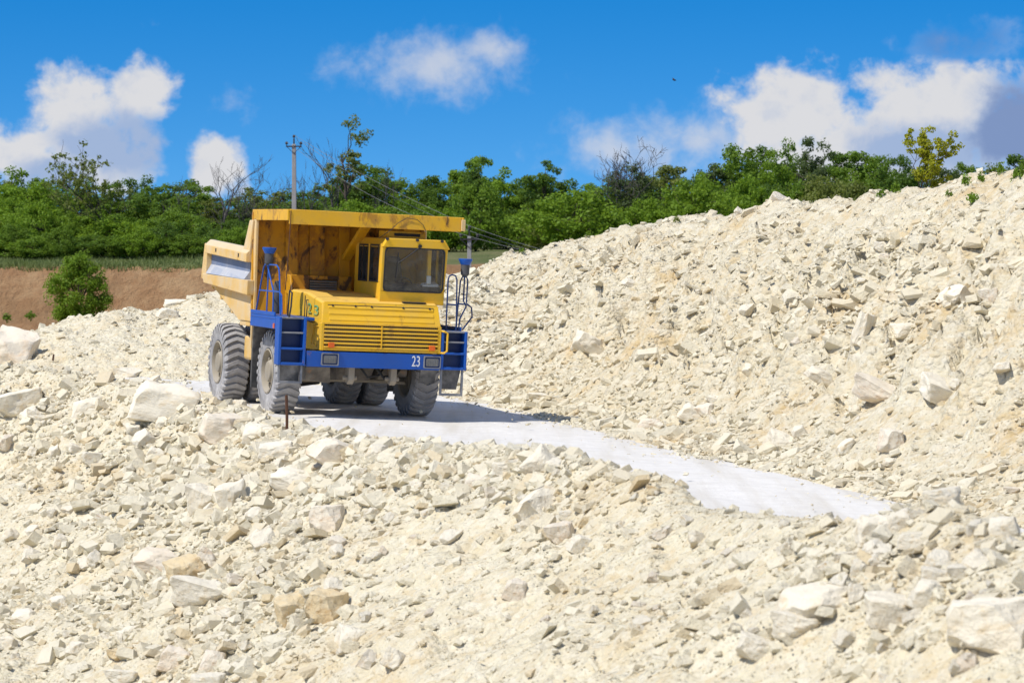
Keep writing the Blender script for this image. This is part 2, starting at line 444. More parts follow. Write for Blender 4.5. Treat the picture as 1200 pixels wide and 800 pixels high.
class MB:
    """collects shapes for ONE mesh"""
    def __init__(self):
        self.v, self.f = [], []

    def add(self, vs, fs):
        b = len(self.v)
        self.v += [tuple(p) for p in vs]
        self.f += [tuple(i + b for i in q) for q in fs]
        return self

    def hexa(self, p):
        return self.add(p, [(3, 2, 1, 0), (4, 5, 6, 7), (0, 1, 5, 4), (1, 2, 6, 5), (2, 3, 7, 6), (3, 0, 4, 7)])

    def box(self, x0, x1, y0, y1, z0, z1):
        x0, x1 = sorted((x0, x1)); y0, y1 = sorted((y0, y1)); z0, z1 = sorted((z0, z1))
        return self.hexa([(x0, y0, z0), (x1, y0, z0), (x1, y1, z0), (x0, y1, z0),
                          (x0, y0, z1), (x1, y0, z1), (x1, y1, z1), (x0, y1, z1)])

    def prism(self, poly, a0, a1, axis='x'):
        """poly of 2D points extruded along an axis: x -> (y,z), y -> (x,z), z -> (x,y)"""
        def P(q, a):
            return (a, q[0], q[1]) if axis == 'x' else (q[0], a, q[1]) if axis == 'y' else (q[0], q[1], a)
        n = len(poly)
        vs = [P(q, a0) for q in poly] + [P(q, a1) for q in poly]
        fs = [tuple(range(n)), tuple(range(2 * n - 1, n - 1, -1))]
        fs += [(i, i + n, (i + 1) % n + n, (i + 1) % n) for i in range(n)]
        return self.add(vs, fs)

    def ring(self, outer, inner, a0, a1, fn):
        n = len(outer)
        vs = [fn(q, a0) for q in outer] + [fn(q, a0) for q in inner] + [fn(q, a1) for q in outer] + [fn(q, a1) for q in inner]
        fs = []
        for i in range(n):
            j = (i + 1) % n
            fs += [(i, j, n + j, n + i), (2 * n + i, 3 * n + i, 3 * n + j, 2 * n + j),
                   (i, 2 * n + i, 2 * n + j, j), (n + i, n + j, 3 * n + j, 3 * n + i)]
        return self.add(vs, fs)

    def tube(self, pts, r, n=6, close=False):
        pts = [Vector(p) for p in pts]
        rs = r if hasattr(r, '__len__') else [r] * len(pts)
        vs, fs = [], []
        prev = None
        for i, p in enumerate(pts):
            a = pts[max(i - 1, 0)]
            b = pts[min(i + 1, len(pts) - 1)]
            d = (b - a)
            d = d.normalized() if d.length > 1e-9 else Vector((0, 0, 1))
            if prev is None:
                s = d.orthogonal().normalized()
            else:
                s = prev - d * prev.dot(d)
                s = s.normalized() if s.length > 1e-6 else d.orthogonal().normalized()
            prev = s
            t = d.cross(s)
            for k in range(n):
                ang = 2 * math.pi * k / n
                vs.append(p + (s * math.cos(ang) + t * math.sin(ang)) * rs[i])
        m = len(pts)
        for i in range(m - 1):
            for k in range(n):
                fs.append((i * n + k, i * n + (k + 1) % n, (i + 1) * n + (k + 1) % n, (i + 1) * n + k))
        fs.append(tuple(range(n - 1, -1, -1)))
        fs.append(tuple((m - 1) * n + k for k in range(n)))
        return self.add(vs, fs)

    def lathe(self, prof, n=32, centre=(0, 0, 0), axis='x', cap=True):
        """prof: (a, r) along the axis"""
        vs, fs = [], []
        m = len(prof)
        for k in range(n):
            ang = 2 * math.pi * k / n
            c, s = math.cos(ang), math.sin(ang)
            for a, r in prof:
                p = (a, r * c, r * s) if axis == 'x' else (r * c, a, r * s) if axis == 'y' else (r * c, r * s, a)
                vs.append(tuple(p[i] + centre[i] for i in range(3)))
        for k in range(n):
            j = (k + 1) % n
            for i in range(m - 1):
                fs.append((k * m + i, k * m + i + 1, j * m + i + 1, j * m + i))
        if cap:
            fs.append(tuple(k * m for k in range(n)))
            fs.append(tuple(k * m + m - 1 for k in range(n - 1, -1, -1)))
        return self.add(vs, fs)

    def mesh(self, name, smooth=False):
        me = bpy.data.meshes.new(name)
        me.from_pydata(self.v, [], self.f)
        bm = bmesh.new()
        bm.from_mesh(me)
        bmesh.ops.recalc_face_normals(bm, faces=bm.faces)
        bm.to_mesh(me)
        bm.free()
        if smooth:
            me.shade_smooth()
            me.set_sharp_from_angle(angle=R(35))
        return me

    def build(self, name, mat, parent=None, smooth=False, bevel=0.0):
        o = link_mesh(name, self.mesh(name, smooth), mat, parent)
        if bevel:
            b = o.modifiers.new('bevel', 'BEVEL')
            b.width = bevel
            b.segments = 2
            b.limit_method = 'ANGLE'
        return o


def np_mesh(name, verts, faces_list, smooth=False):
    """fast mesh: verts (N,3), faces_list = list of (M,k) int arrays"""
    me = bpy.data.meshes.new(name)
    me.vertices.add(len(verts))
    me.vertices.foreach_set('co', np.asarray(verts, np.float32).ravel())
    loops = np.concatenate([f.ravel() for f in faces_list]).astype(np.int32)
    totals = np.concatenate([np.full(len(f), f.shape[1], np.int32) for f in faces_list])
    starts = np.concatenate([[0], np.cumsum(totals)[:-1]]).astype(np.int32)
    me.loops.add(len(loops))
    me.loops.foreach_set('vertex_index', loops)
    me.polygons.add(len(totals))
    me.polygons.foreach_set('loop_start', starts)
    me.update(calc_edges=True)
    if smooth:
        me.shade_smooth()
    else:
        me.shade_flat()
    return me


def text_mesh(body, size, depth=0.004):
    cu = bpy.data.curves.new('lettering', 'FONT')
    cu.body = body
    cu.size = size
    cu.extrude = depth
    cu.align_x = 'CENTER'
    cu.align_y = 'CENTER'
    o = bpy.data.objects.new('lettering_source', cu)
    COL.objects.link(o)
    dg = bpy.context.evaluated_depsgraph_get()
    me = bpy.data.meshes.new_from_object(o.evaluated_get(dg))
    bpy.data.objects.remove(o)
    bpy.data.curves.remove(cu)
    me.materials.clear()
    return me


# ------------------------------------------------------------------ noise
def _hash(ix, iy, seed):
    h = (ix.astype(np.int64) * 374761393 + iy.astype(np.int64) * 668265263 + seed * 974634541) & 0xFFFFFFFF
    h = ((h ^ (h >> 13)) * 1274126177) & 0xFFFFFFFF
    h = (h ^ (h >> 16)) & 0xFFFFFFFF
    return h.astype(np.float64) / 4294967295.0


def vnoise(x, y, seed=0):
    ix, iy = np.floor(x), np.floor(y)
    fx, fy = x - ix, y - iy
    fx = fx * fx * fx * (fx * (fx * 6 - 15) + 10)
    fy = fy * fy * fy * (fy * (fy * 6 - 15) + 10)
    a, b = _hash(ix, iy, seed), _hash(ix + 1, iy, seed)
    c, d = _hash(ix, iy + 1, seed), _hash(ix + 1, iy + 1, seed)
    return (a * (1 - fx) + b * fx) * (1 - fy) + (c * (1 - fx) + d * fx) * fy - 0.5


def fbm(x, y, seed=0, octaves=4, gain=0.5):
    s, a = 0.0, 1.0
    for o in range(octaves):
        s = s + a * vnoise(x * 2 ** o + 17.3 * o, y * 2 ** o - 9.1 * o, seed + o)
        a *= gain
    return s


def blocks(x, y, seed=0):
    """cellular relief: every cell is a tilted facet, so the surface looks broken rather than wavy"""
    ix, iy = np.floor(x), np.floor(y)
    best = np.full(np.shape(x), 9.0)
    val = np.zeros(np.shape(x))
    for dx in (-1, 0, 1):
        for dy in (-1, 0, 1):
            cx, cy = ix + dx, iy + dy
            px, py = cx + _hash(cx, cy, seed), cy + _hash(cx, cy, seed + 7)
            d = (x - px) ** 2 + (y - py) ** 2
            hgt = _hash(cx, cy, seed + 13) - 0.5 + (x - px) * (_hash(cx, cy, seed + 17) - 0.5) * 1.6 + (y - py) * (_hash(cx, cy, seed + 23) - 0.5) * 1.6
            m = d < best
            best = np.where(m, d, best)
            val = np.where(m, hgt, val)
    return val


# ------------------------------------------------------------------ terrain
YAW, ROLL = R(17), R(2.7)
OX, OY, OZ = -3.157, 55.0, -0.021
CU, SU = math.cos(YAW), math.sin(YAW)
TR = math.tan(ROLL)


def to_uv(x, y):
    dx, dy = x - OX, y - OY
    return dx * CU + dy * SU, dx * SU - dy * CU       # across the road (to the right), along it (towards the camera)


def to_xy(u, v):
    return OX + u * CU + v * SU, OY + u * SU - v * CU


def sstep(a, b, x):
    t = np.clip((x - a) / (b - a), 0, 1)
    return t * t * (3 - 2 * t)


HC_V = [-20, -12, -7.4, -4.8, -0.9, 2.0, 3.9, 6.7, 9.0, 12.0, 17.6, 20.2, 22.8, 25.3, 26.2, 28.0, 30.1, 31.1, 32.0, 33.4, 46]
HC_H = [0.4, 0.45, 0.40, 0.35, 0.28, 0.10, 0.06, 0.04, 0.18, 0.32, 0.66, 0.86, 0.93, 0.92, 0.74, 0.86, 0.99, 1.13, 1.36, 1.25, 1.3]
UC_V = [-20, -12, -7.4, -4.8, -0.9, 2.0, 46]
UC_U = [-14, -9, -5.95, -4.5, -3.4, -2.75, -2.7]
HR_V = [-45, -36.9, -28.7, -25.2, -21.9, -18.2, -14.7, -11.0, -8.1, -6.3, -5.0, -3.8, -2.6, -0.8, 0.9, 2.5, 3.3, 4.7, 6.2, 6.8, 9.0, 14, 45]
HR_H = [1.3, 1.64, 2.25, 2.45, 2.62, 3.36, 3.64, 3.78, 3.94, 4.09, 4.32, 4.20, 4.16, 4.35, 4.51, 4.49, 4.52, 4.71, 4.77, 4.71, 4.85, 5.0, 5.2]
PR_T = [-0.5, 0.0, 0.15, 0.30, 0.42, 0.60, 0.75, 0.90, 1.0, 1.15, 1.6, 2.6]
PR_P = [0.0, 0.0, 0.075, 0.20, 0.36, 0.62, 0.80, 0.95, 1.0, 0.965, 0.70, 0.2]


def road_plane(u):
    return OZ - TR * np.clip(u, -7, 8)


def terrain(x, y, want_masks=False):
    u, v = to_uv(x, y)
    zr = road_plane(u) - 0.055
    # the bank of rubble between road and camera
    uc = np.interp(v, UC_V, UC_U) + 0.25 * vnoise(v * 0.45, v * 0 + 3.3, 5)
    hc = np.interp(v, HC_V, HC_H)
    crest = road_plane(uc) + hc
    s = uc - u
    left = crest - 0.60 * np.maximum(s - 0.25, 0) - 0.10 * np.clip(s, 0, 0.5)
    left = left + np.where(s > 0, 0.55 * fbm(u * 0.28, v * 0.24, 11, 3) * sstep(0.2, 2.5, s), 0)
    left = left + np.where(s > 0, 0.28 * fbm(u * 0.9, v * 0.75, 12, 2) * sstep(0.0, 1.0, s), 0)
    right = crest - (crest - zr + 0.02) * sstep(0.05, 0.95, -s)
    zb = np.where(s > 0, left, right)
    # the big heap on the far side of the road
    hr = np.interp(v, HR_V, HR_H) + 0.16 * vnoise(v * 0.9, v * 0 + 1.7, 31)
    base_u = 4.45 - 0.75 * sstep(4, 13, v) + 0.7 * vnoise(v * 0.22, v * 0 + 8.1, 33)
    t = (u - base_u) / (11.0 - base_u)
    gull = fbm(v * 0.55 + u * 0.25, u * 0.22, 41, 3)
    prof = np.interp(t + 0.16 * gull * sstep(0.08, 0.4, t) * sstep(1.05, 0.8, t), PR_T, PR_P)
    zh = road_plane(base_u) - 0.05 + (hr - road_plane(base_u)) * prof
    wh = sstep(0.02, 0.2, t)
    scarp = sstep(0.25, 0.4, t) * sstep(0.95, 0.75, t)
    zh = zh + wh * (0.30 * (1 - 0.65 * sstep(0.55, 0.9, t)) * fbm(u * 0.45 + 5, v * 0.4, 42, 3) - 0.07 + (0.08 + 0.24 * scarp) * blocks(u * 1.5 + v * 0.4, v * 1.1 - u * 0.3, 43)
                    + (0.05 + 0.11 * scarp) * blocks(u * 3.4, v * 3.0 + u, 44))
    z = np.where(u > uc + 0.4, np.maximum(right, np.where(t > -0.2, zh, -9)), zb)
    # mound closing the view behind the truck
    rc = np.interp(x, [-40, -22, -14, -12.6, -11.2, -9.9, -8.9, -7.9, -6.0, -3.0, 0.0, 3.0], [0.2, 0.45, 0.62, 0.80, 1.25, 1.55, 1.45, 1.78, 1.95, 2.0, 2.1, 2.0])
    ys = 72.0 + 0.12 * (x + 8) + 0.5 * vnoise(x * 0.5, x * 0, 51)
    fall = np.interp(y - ys, [-14, -9, -5, -2.5, 0, 1.2, 6, 16], [-1.6, -0.5, 0.33, 0.74, 1.0, 0.92, 0.1, -2.0])
    zm = np.where(fall > 0, rc * fall, fall * 1.5) + 0.22 * fbm(x * 0.4, y * 0.4, 52, 3) + 0.05 * blocks(x * 2.0, y * 1.6, 53)
    z = np.maximum(z, zm)
    z = np.where((y > 74) & (t < 0.1), np.minimum(z, 2.4 - 0.42 * (y - 74)), z)
    # far slope of the quarry floor behind everything
    off_road = np.clip(np.maximum(sstep(0.1, 0.9, s), wh) + sstep(60, 64, y) * (u < 4), 0, 1)
    rough = 0.07 * blocks(x * 2.2, y * 1.9, 61) + 0.06 * blocks(x * 4.4 + 3, y * 4.0, 62) + 0.05 * fbm(x * 1.7, y * 1.7, 63, 3)
    edge = np.exp(-((u + 1.9) / 0.5) ** 2) + np.exp(-((u - 4.0) / 0.7) ** 2)
    z = z + off_road * rough + 0.02 * fbm(x * 2.0, y * 2.0, 64, 2) + edge * 0.13 * fbm(x * 0.9, y * 0.7, 65, 4)
    if want_masks:
        return z, s, t, (zm >= z - 0.25)
    return z


_sp_v = np.concatenate([np.arange(-46, -12, 0.16), np.arange(-12, 12, 0.11), np.arange(12, 44, 0.075)])
_sp_u = np.concatenate([np.arange(-30, -12, 0.35), np.arange(-12, 13, 0.085), np.arange(13, 30, 0.5)])


def ground_mesh(name, us, vs, mat, zfn, smooth=True):
    U, V = np.meshgrid(us, vs)
    X, Y = to_xy(U, V)
    Z = zfn(X, Y)
    nv, nu = U.shape
    idx = np.arange(nv * nu).reshape(nv, nu)
    f = np.stack([idx[:-1, :-1], idx[1:, :-1], idx[1:, 1:], idx[:-1, 1:]], -1).reshape(-1, 4)
    me = np_mesh(name, np.stack([X, Y, Z], -1).reshape(-1, 3), [f], smooth)
    return link_mesh(name, me, mat)


iu0 = np.searchsorted(_sp_u, -2.2)
iu1 = np.searchsorted(_sp_u, 4.3)
tag(ground_mesh('rubble_bank', _sp_u[:iu0 + 1], _sp_v, 'chalk_slope', terrain),
    'sloping bank of pale chalk rubble between the camera and the road', kind='structure')
tag(ground_mesh('quarry_floor', _sp_u[iu0:iu1 + 1], _sp_v, 'chalk_slope', terrain),
    'chalky quarry floor under and beside the haul road', kind='structure')
tag(ground_mesh('spoil_hill', _sp_u[iu1:], _sp_v, 'chalk_heap', terrain),
    'long high heap of broken chalk on the far side of the road', kind='structure')


def road_z(x, y):
    u, v = to_uv(x, y)
    rut = 0.018 * (np.exp(-((u - 1.45) / 0.35) ** 2) + np.exp(-((u + 1.45) / 0.35) ** 2))
    return road_plane(u) + 0.012 - rut + 0.035 * fbm(x * 0.5, y * 0.5, 71, 3) - 0.06 * sstep(3.4, 4.6, u) - 0.05 * sstep(-2.0, -2.6, u)


tag(ground_mesh('road', np.arange(-2.65, 4.7, 0.1), np.arange(-16, 44, 0.14), 'road_dust', road_z),
    'compacted white dust haul road curving past the truck', kind='structure')


def far_z(x, y):
    edge = 178 + 3.0 * vnoise(x * 0.06, x * 0, 81) * 2 + 0.8 * vnoise(x * 0.4, x * 0, 82)
    d = y - edge
    z = np.interp(d, [-90, -60, -4, 0, 3.4, 4.2, 18, 60, 400, 6000], [-1.5, -3.2, -3.6, -3.0, 0.1, 0.45, 1.2, 1.4, 2.0, 3.0])
    return z + 0.5 * fbm(x * 0.12, y * 0.12, 83, 4) * np.interp(d, [-40, 0, 60, 200], [1, 0.6, 0.6, 0.0]) + (0.16 * blocks(x * 0.8, y * 0.8, 84) + 0.35 * np.abs(fbm(x * 0.5, y * 0.06, 85, 3)) * np.interp(d, [-6, 0, 3, 4.5], [0.3, 1, 1, 0])) * (d < 5)


def grid(name, xs, ys, mat, fn, smooth=True):
    X, Y = np.meshgrid(xs, ys)
    nv, nu = X.shape
    idx = np.arange(nv * nu).reshape(nv, nu)
    f = np.stack([idx[:-1, :-1], idx[:-1, 1:], idx[1:, 1:], idx[1:, :-1]], -1).reshape(-1, 4)
    return link_mesh(name, np_mesh(name, np.stack([X, Y, fn(X, Y)], -1).reshape(-1, 3), [f], smooth), mat)


xs_far = np.concatenate([np.linspace(-5000, -80, 14)[:-1], np.arange(-80, 80, 0.6), np.linspace(80, 5000, 14)])
tag(grid('earth_bank', xs_far, np.concatenate([np.arange(88, 170, 3.0), np.arange(170, 184.01, 0.4)]), 'brown_earth', far_z),
    'bare brown earth bank below the treeline', kind='structure')
tag(grid('ground', xs_far, np.concatenate([np.arange(184.0, 260, 1.0), np.geomspace(260, 7000, 20)]), 'meadow_soil', far_z),
    'grassy ground running back under the trees', kind='structure')
tag(grid('ground', np.linspace(-5000, 5000, 40), np.concatenate([np.linspace(-3000, -40, 10), np.linspace(-20, 86, 12), [100]]), 'chalk_slope',
         lambda X, Y: np.full(X.shape, -9.0)), 'low quarry floor around the rubble', kind='structure')


# rays, to set a rock or tree down where it stands
def ray(px, py):
    a, b = (px - 600) / F_PX, (400 - py) / F_PX
    return np.array([a, math.cos(PITCH) + b * math.sin(PITCH), -math.sin(PITCH) + b * math.cos(PITCH)])


def at(px, py, dist):
    d = ray(px, py)
    return d * (dist / d[1]) + np.array([0, 0, CAM_H])


_T = np.arange(14, 110, 0.08)


def hit(px, py):
    d = ray(px, py)
    d = d / d[1]
    P = d[None] * _T[:, None] + np.array([0, 0, CAM_H])
    below = np.nonzero(P[:, 2] < terrain(P[:, 0], P[:, 1]))[0]
    return P[below[0]] if len(below) else None


# ------------------------------------------------------------------ rocks
def hull(bm):
    r = bmesh.ops.convex_hull(bm, input=bm.verts)
    dead = list({g for g in r['geom_interior'] + r['geom_unused'] if isinstance(g, bmesh.types.BMVert)})
    if dead:
        bmesh.ops.delete(bm, geom=dead, context='VERTS')


def rock_mesh(seed, cuts=8, flat=1.0, detail=True, name='rock'):
    """a block with its corners and edges broken off by random planes"""
    rg = random.Random(seed)
    bm = bmesh.new()
    bmesh.ops.create_cube(bm, size=1.0)
    for v in bm.verts:
        v.co += Vector([rg.uniform(-0.14, 0.14) for _ in range(3)])
        v.co.z *= flat
    hull(bm)
    for i in range(cuts):
        nrm = Vector([rg.choice((-1, 1)) * rg.uniform(0.15, 1.0) for _ in range(3)]).normalized()
        ext = max(v.co.dot(nrm) for v in bm.verts)
        co = nrm * ext * rg.uniform(0.60, 0.88)
        bmesh.ops.bisect_plane(bm, geom=bm.verts[:] + bm.edges[:] + bm.faces[:], plane_co=co, plane_no=nrm, clear_outer=True)
        bmesh.ops.delete(bm, geom=bm.faces[:], context='FACES_ONLY')
        bmesh.ops.delete(bm, geom=bm.edges[:], context='EDGES_FACES') if False else None
        vs = [v.co.copy() for v in bm.verts]
        bm.clear()
        for c in vs:
            bm.verts.new(c)
        hull(bm)
    bmesh.ops.remove_doubles(bm, verts=bm.verts, dist=0.05 if not detail else 0.02)
    if detail:
        bmesh.ops.dissolve_limit(bm, angle_limit=R(5), verts=bm.verts, edges=bm.edges)
        bmesh.ops.bevel(bm, geom=list(bm.edges), offset=0.03, segments=1, affect='EDGES', clamp_overlap=True)
        bmesh.ops.triangulate(bm, faces=bm.faces)
        for it in range(3):
            bmesh.ops.subdivide_edges(bm, edges=[e for e in bm.edges if e.calc_length() > 0.16], cuts=1)
            bmesh.ops.triangulate(bm, faces=bm.faces)
        off = Vector((seed * 1.7, seed * 0.9, 0))
        for v in bm.verts:
            p = v.co
            a = noise.noise(p * 2.3 + off) * 0.07 + noise.noise(p * 6.0 + off) * 0.032 + noise.noise(p * 14.0 + off) * 0.014
            v.co = p + v.normal * a
    else:
        bmesh.ops.triangulate(bm, faces=bm.faces)
    bmesh.ops.recalc_face_normals(bm, faces=bm.faces)
    me = bpy.data.meshes.new(name)
    bm.to_mesh(me)
    bm.free()
    me.shade_flat()
    if detail:
        me.shade_smooth()
        me.set_sharp_from_angle(angle=R(28))
    return me


ROCKS = {m: [rock_mesh(100 + i, 5 + i % 5, 0.9) for i in range(12)] for m in ('chalk_rock',)}
for m in ('ochre_rock', 'pink_rock'):
    ROCKS[m] = [me.copy() for me in ROCKS['chalk_rock']]
for m, lst in ROCKS.items():
    for me in lst:
        me.materials.append(MATS[m])


def put_rock(P, w, d, h, rot, seed, mat, label, group=None, sink=0.3, name='rock'):
    o = bpy.data.objects.new(name, ROCKS[mat][seed % 12])
    COL.objects.link(o)
    o.rotation_euler = rot
    o.scale = (w, d, h)
    o.location = (P[0], P[1], P[2] + h * (0.5 - sink))
    tag(o, label, 'rock', group)
    return o


# (x, y of the middle, width, height in the photograph's pixels), turn about the view axis, tilt, tone, label
HEROES = [
    (12, 406, 56, 52, 12, 10, 'pink_rock', 'big tan boulder at the left edge below the brown bank'),
    (192, 465, 88, 52, 4, 8, 'chalk_rock', 'large rounded white boulder left of the rear wheel'),
    (103, 476, 40, 30, -12, 5, 'chalk_rock', 'pale block on the bank left of the large rounded boulder'),
    (150, 436, 40, 22, 8, 0, 'chalk_rock', 'dusty flat boulder just above the large rounded boulder'),
    (20, 470, 60, 44, -15, 0, 'chalk_rock', 'low wide boulder under the big tan boulder at the left edge'),
    (258, 498, 58, 38, 10, 8, 'pink_rock', 'pinkish boulder in front of the rear wheel'),
    (302, 503, 44, 27, 0, 5, 'chalk_rock', 'pale boulder left of the rusty rod'),
    (395, 530, 60, 40, 28, 12, 'pink_rock', 'pinkish slab leaning right of the rusty rod'),
    (346, 561, 62, 32, 18, 10, 'chalk_rock', 'pale slab tilted below the rusty rod'),
    (240, 583, 38, 46, 8, 0, 'chalk_rock', 'upright block with a shaded side below the pinkish boulder'),
    (271, 578, 34, 36, -10, 0, 'chalk_rock', 'squat block beside the upright block'),
    (383, 603, 40, 42, -6, 4, 'pink_rock', 'faceted stone below the pale tilted slab'),
    (322, 527, 40, 24, -8, 0, 'chalk_rock', 'flat stone at the foot of the rusty rod'),
    (182, 531, 24, 22, 10, 0, 'chalk_rock', 'small grey-sided stone below the large rounded boulder'),
    (636, 541, 42, 36, 42, 20, 'chalk_rock', 'thin slab standing on edge at the crest beside the road'),
    (626, 588, 48, 58, 30, 18, 'chalk_rock', 'big slab leaning over its own shadow in mid bank'),
    (658, 622, 34, 40, -12, 0, 'pink_rock', 'brown-faced stone right of the big leaning slab'),
    (593, 547, 38, 22, -10, 0, 'chalk_rock', 'low stone at the crest left of the thin slab'),
    (560, 562, 40, 26, 12, 0, 'pink_rock', 'low tan stone at the crest below the truck bumper'),
    (680, 636, 28, 28, 20, 0, 'chalk_rock', 'small grey slab right of the brown-faced stone'),
    (186, 656, 64, 36, 14, 0, 'pink_rock', 'cracked wide block in the lower left rubble'),
    (235, 692, 72, 40, 10, 0, 'chalk_rock', 'long pale block below the cracked wide block'),
    (341, 712, 40, 40, -4, 0, 'ochre_rock', 'ochre stained cube set in the lower bank'),
    (382, 706, 44, 50, 6, 0, 'ochre_rock', 'taller ochre stained block right of the ochre cube'),
    (215, 666, 42, 34, -14, 0, 'ochre_rock', 'brown stained stone between the two lower left blocks'),
    (205, 768, 40, 34, 4, 0, 'pink_rock', 'square pale stone low in the left rubble'),
    (250, 772, 30, 34, 8, 0, 'pink_rock', 'tall pale stone right of the square pale stone'),
    (140, 764, 30, 22, 0, 0, 'ochre_rock', 'ochre stone beside the shadowed hollow at lower left'),
    (143, 792, 42, 26, 0, 0, 'chalk_rock', 'white block at the bottom edge in the left rubble'),
    (240, 797, 40, 22, 4, 0, 'chalk_rock', 'white block at the bottom edge beside the tall pale stone'),
    (408, 742, 34, 40, 10, 0, 'chalk_rock', 'pale wedge below the ochre stained blocks'),
    (605, 688, 30, 30, 15, 0, 'pink_rock', 'lone round-topped stone in the middle of the slope'),
    (968, 700, 104, 44, -2, 6, 'chalk_rock', 'broad humped boulder in the lower right rubble'),
    (936, 731, 58, 36, 4, 0, 'chalk_rock', 'smooth shaded stone against the broad humped boulder'),
    (1052, 714, 80, 46, 8, 6, 'chalk_rock', 'rounded boulder between the humped boulder and the corner boulder'),
    (1163, 724, 104, 78, -6, 4, 'chalk_rock', 'largest boulder near the lower right corner'),
    (886, 756, 46, 30, 18, 0, 'chalk_rock', 'pale pointed stone below the smooth shaded stone'),
    (1028, 616, 54, 40, -6, 0, 'chalk_rock', 'dark-faced block at the right end of the crest'),
    (1057, 607, 34, 30, -25, 0, 'chalk_rock', 'thin slab propped against the dark-faced block'),
    (1025, 641, 30, 34, 10, 0, 'chalk_rock', 'knobbly round stone below the dark-faced block'),
    (994, 653, 34, 26, -8, 0, 'chalk_rock', 'smooth squarish stone left of the knobbly round stone'),
    (1102, 581, 46, 24, -6, 0, 'chalk_rock', 'flat-topped stone highest on the right crest'),
    (1176, 613, 42, 36, -8, 0, 'chalk_rock', 'round boulder on the crest at the right edge'),
    (1072, 632, 40, 24, -4, 0, 'chalk_rock', 'shadowed flat stone under the flat-topped stone'),
    (1090, 692, 42, 46, 22, 10, 'chalk_rock', 'slab leaning on the largest corner boulder'),
    (1130, 668, 40, 26, -8, 0, 'chalk_rock', 'low stone above the largest corner boulder'),
    (1100, 676, 44, 28, 12, 0, 'chalk_rock', 'pale stone above the leaning corner slab'),
    (1068, 560, 0, 0, 0, 0, None, None),
    (688, 399, 34, 25, 24, 6, 'chalk_rock', 'smooth oval stone stuck in the face of the far heap'),
    (813, 483, 38, 24, 24, 6, 'chalk_rock', 'smooth slab-sided boulder at the foot of the far heap'),
    (762, 495, 28, 16, 4, 0, 'pink_rock', 'pinkish stone left of the smooth boulder at the heap foot'),
    (836, 466, 18, 14, 0, 0, 'chalk_rock', 'small stone just above the smooth boulder at the heap foot'),
    (630, 464, 26, 14, 4, 0, 'chalk_rock', 'flat stone on the heap just right of the truck'),
    (589, 436, 15, 11, 6, 0, 'chalk_rock', 'little grey stone on the heap beside the truck steps'),
    (914, 513, 34, 30, 4, 25, 'chalk_rock', 'white pointed stone at the roadside below the far heap'),
    (938, 506, 20, 24, -20, 20, 'chalk_rock', 'grey wedge leaning on the white pointed stone'),
    (962, 438, 34, 18, 28, 6, 'chalk_rock', 'tilted slab casting a shadow low on the far heap'),
    (1032, 456, 62, 30, 24, 10, 'pink_rock', 'broad pale slab lying on the far heap'),
    (1105, 456, 64, 30, 22, 10, 'chalk_rock', 'long white slab right of the broad pale slab'),
    (1047, 512, 28, 34, 8, 0, 'pink_rock', 'tan stone near the road below the broad pale slab'),
    (1033, 287, 18, 14, 4, 0, 'chalk_rock', 'white stone high on the far heap'),
    (1036, 300, 14, 10, 0, 0, 'pink_rock', 'tan stone just under the white stone high on the heap'),
    (1062, 383, 34, 18, -6, 0, 'chalk_rock', 'shaded lens-shaped rock in the middle of the far heap'),
    (1125, 343, 44, 40, 30, 0, 'chalk_rock', 'large smooth white outcrop high on the right heap'),
    (1160, 346, 24, 30, -10, 0, 'pink_rock', 'tan outcrop beside the smooth white outcrop'),
    (1010, 380, 22, 44, 18, 0, 'chalk_rock', 'upright pale slab in the face of the heap'),
    (204, 353, 32, 9, -4, 0, 'chalk_rock', 'flat white slab on the mound behind the dump body'),
    (197, 367, 26, 17, 18, 0, 'chalk_rock', 'pale angular stone under the flat white slab'),
    (1047, 539, 22, 12, 0, 0, 'chalk_rock', 'flat stone on the gravel shoulder at the right'),
    (1186, 574, 20, 12, 0, 0, 'pink_rock', 'small tan stone on the shoulder at the right edge'),
    (913, 232, 20, 9, 36, 20, 'pink_rock', 'knob of tan rock on the peak of the heap'),
    (866, 248, 12, 9, 38, 25, 'chalk_rock', 'single white stone on the skyline of the heap'),
]
rg = random.Random(7)
n_rocks = 0
for k, (px, py, w, h, roll, tilt, mat, label) in enumerate(HEROES):
    if mat is None:
        continue
    P = hit(px, py + h * 0.36)
    if P is None:
        P = at(px, py, 66)
    s = P[1] / F_PX
    W, Hh = w * s * 0.88, h * s * 0.92
    rot = (R(rg.uniform(-8, 8) + tilt), R(roll), R(rg.uniform(-25, 25)))
    put_rock(P + np.array([0, 0.18 * W, 0]), W, 0.5 * (W + Hh) * rg.uniform(0.8, 1.1), Hh, rot, k, mat, label, sink=0.30)
    n_rocks += 1

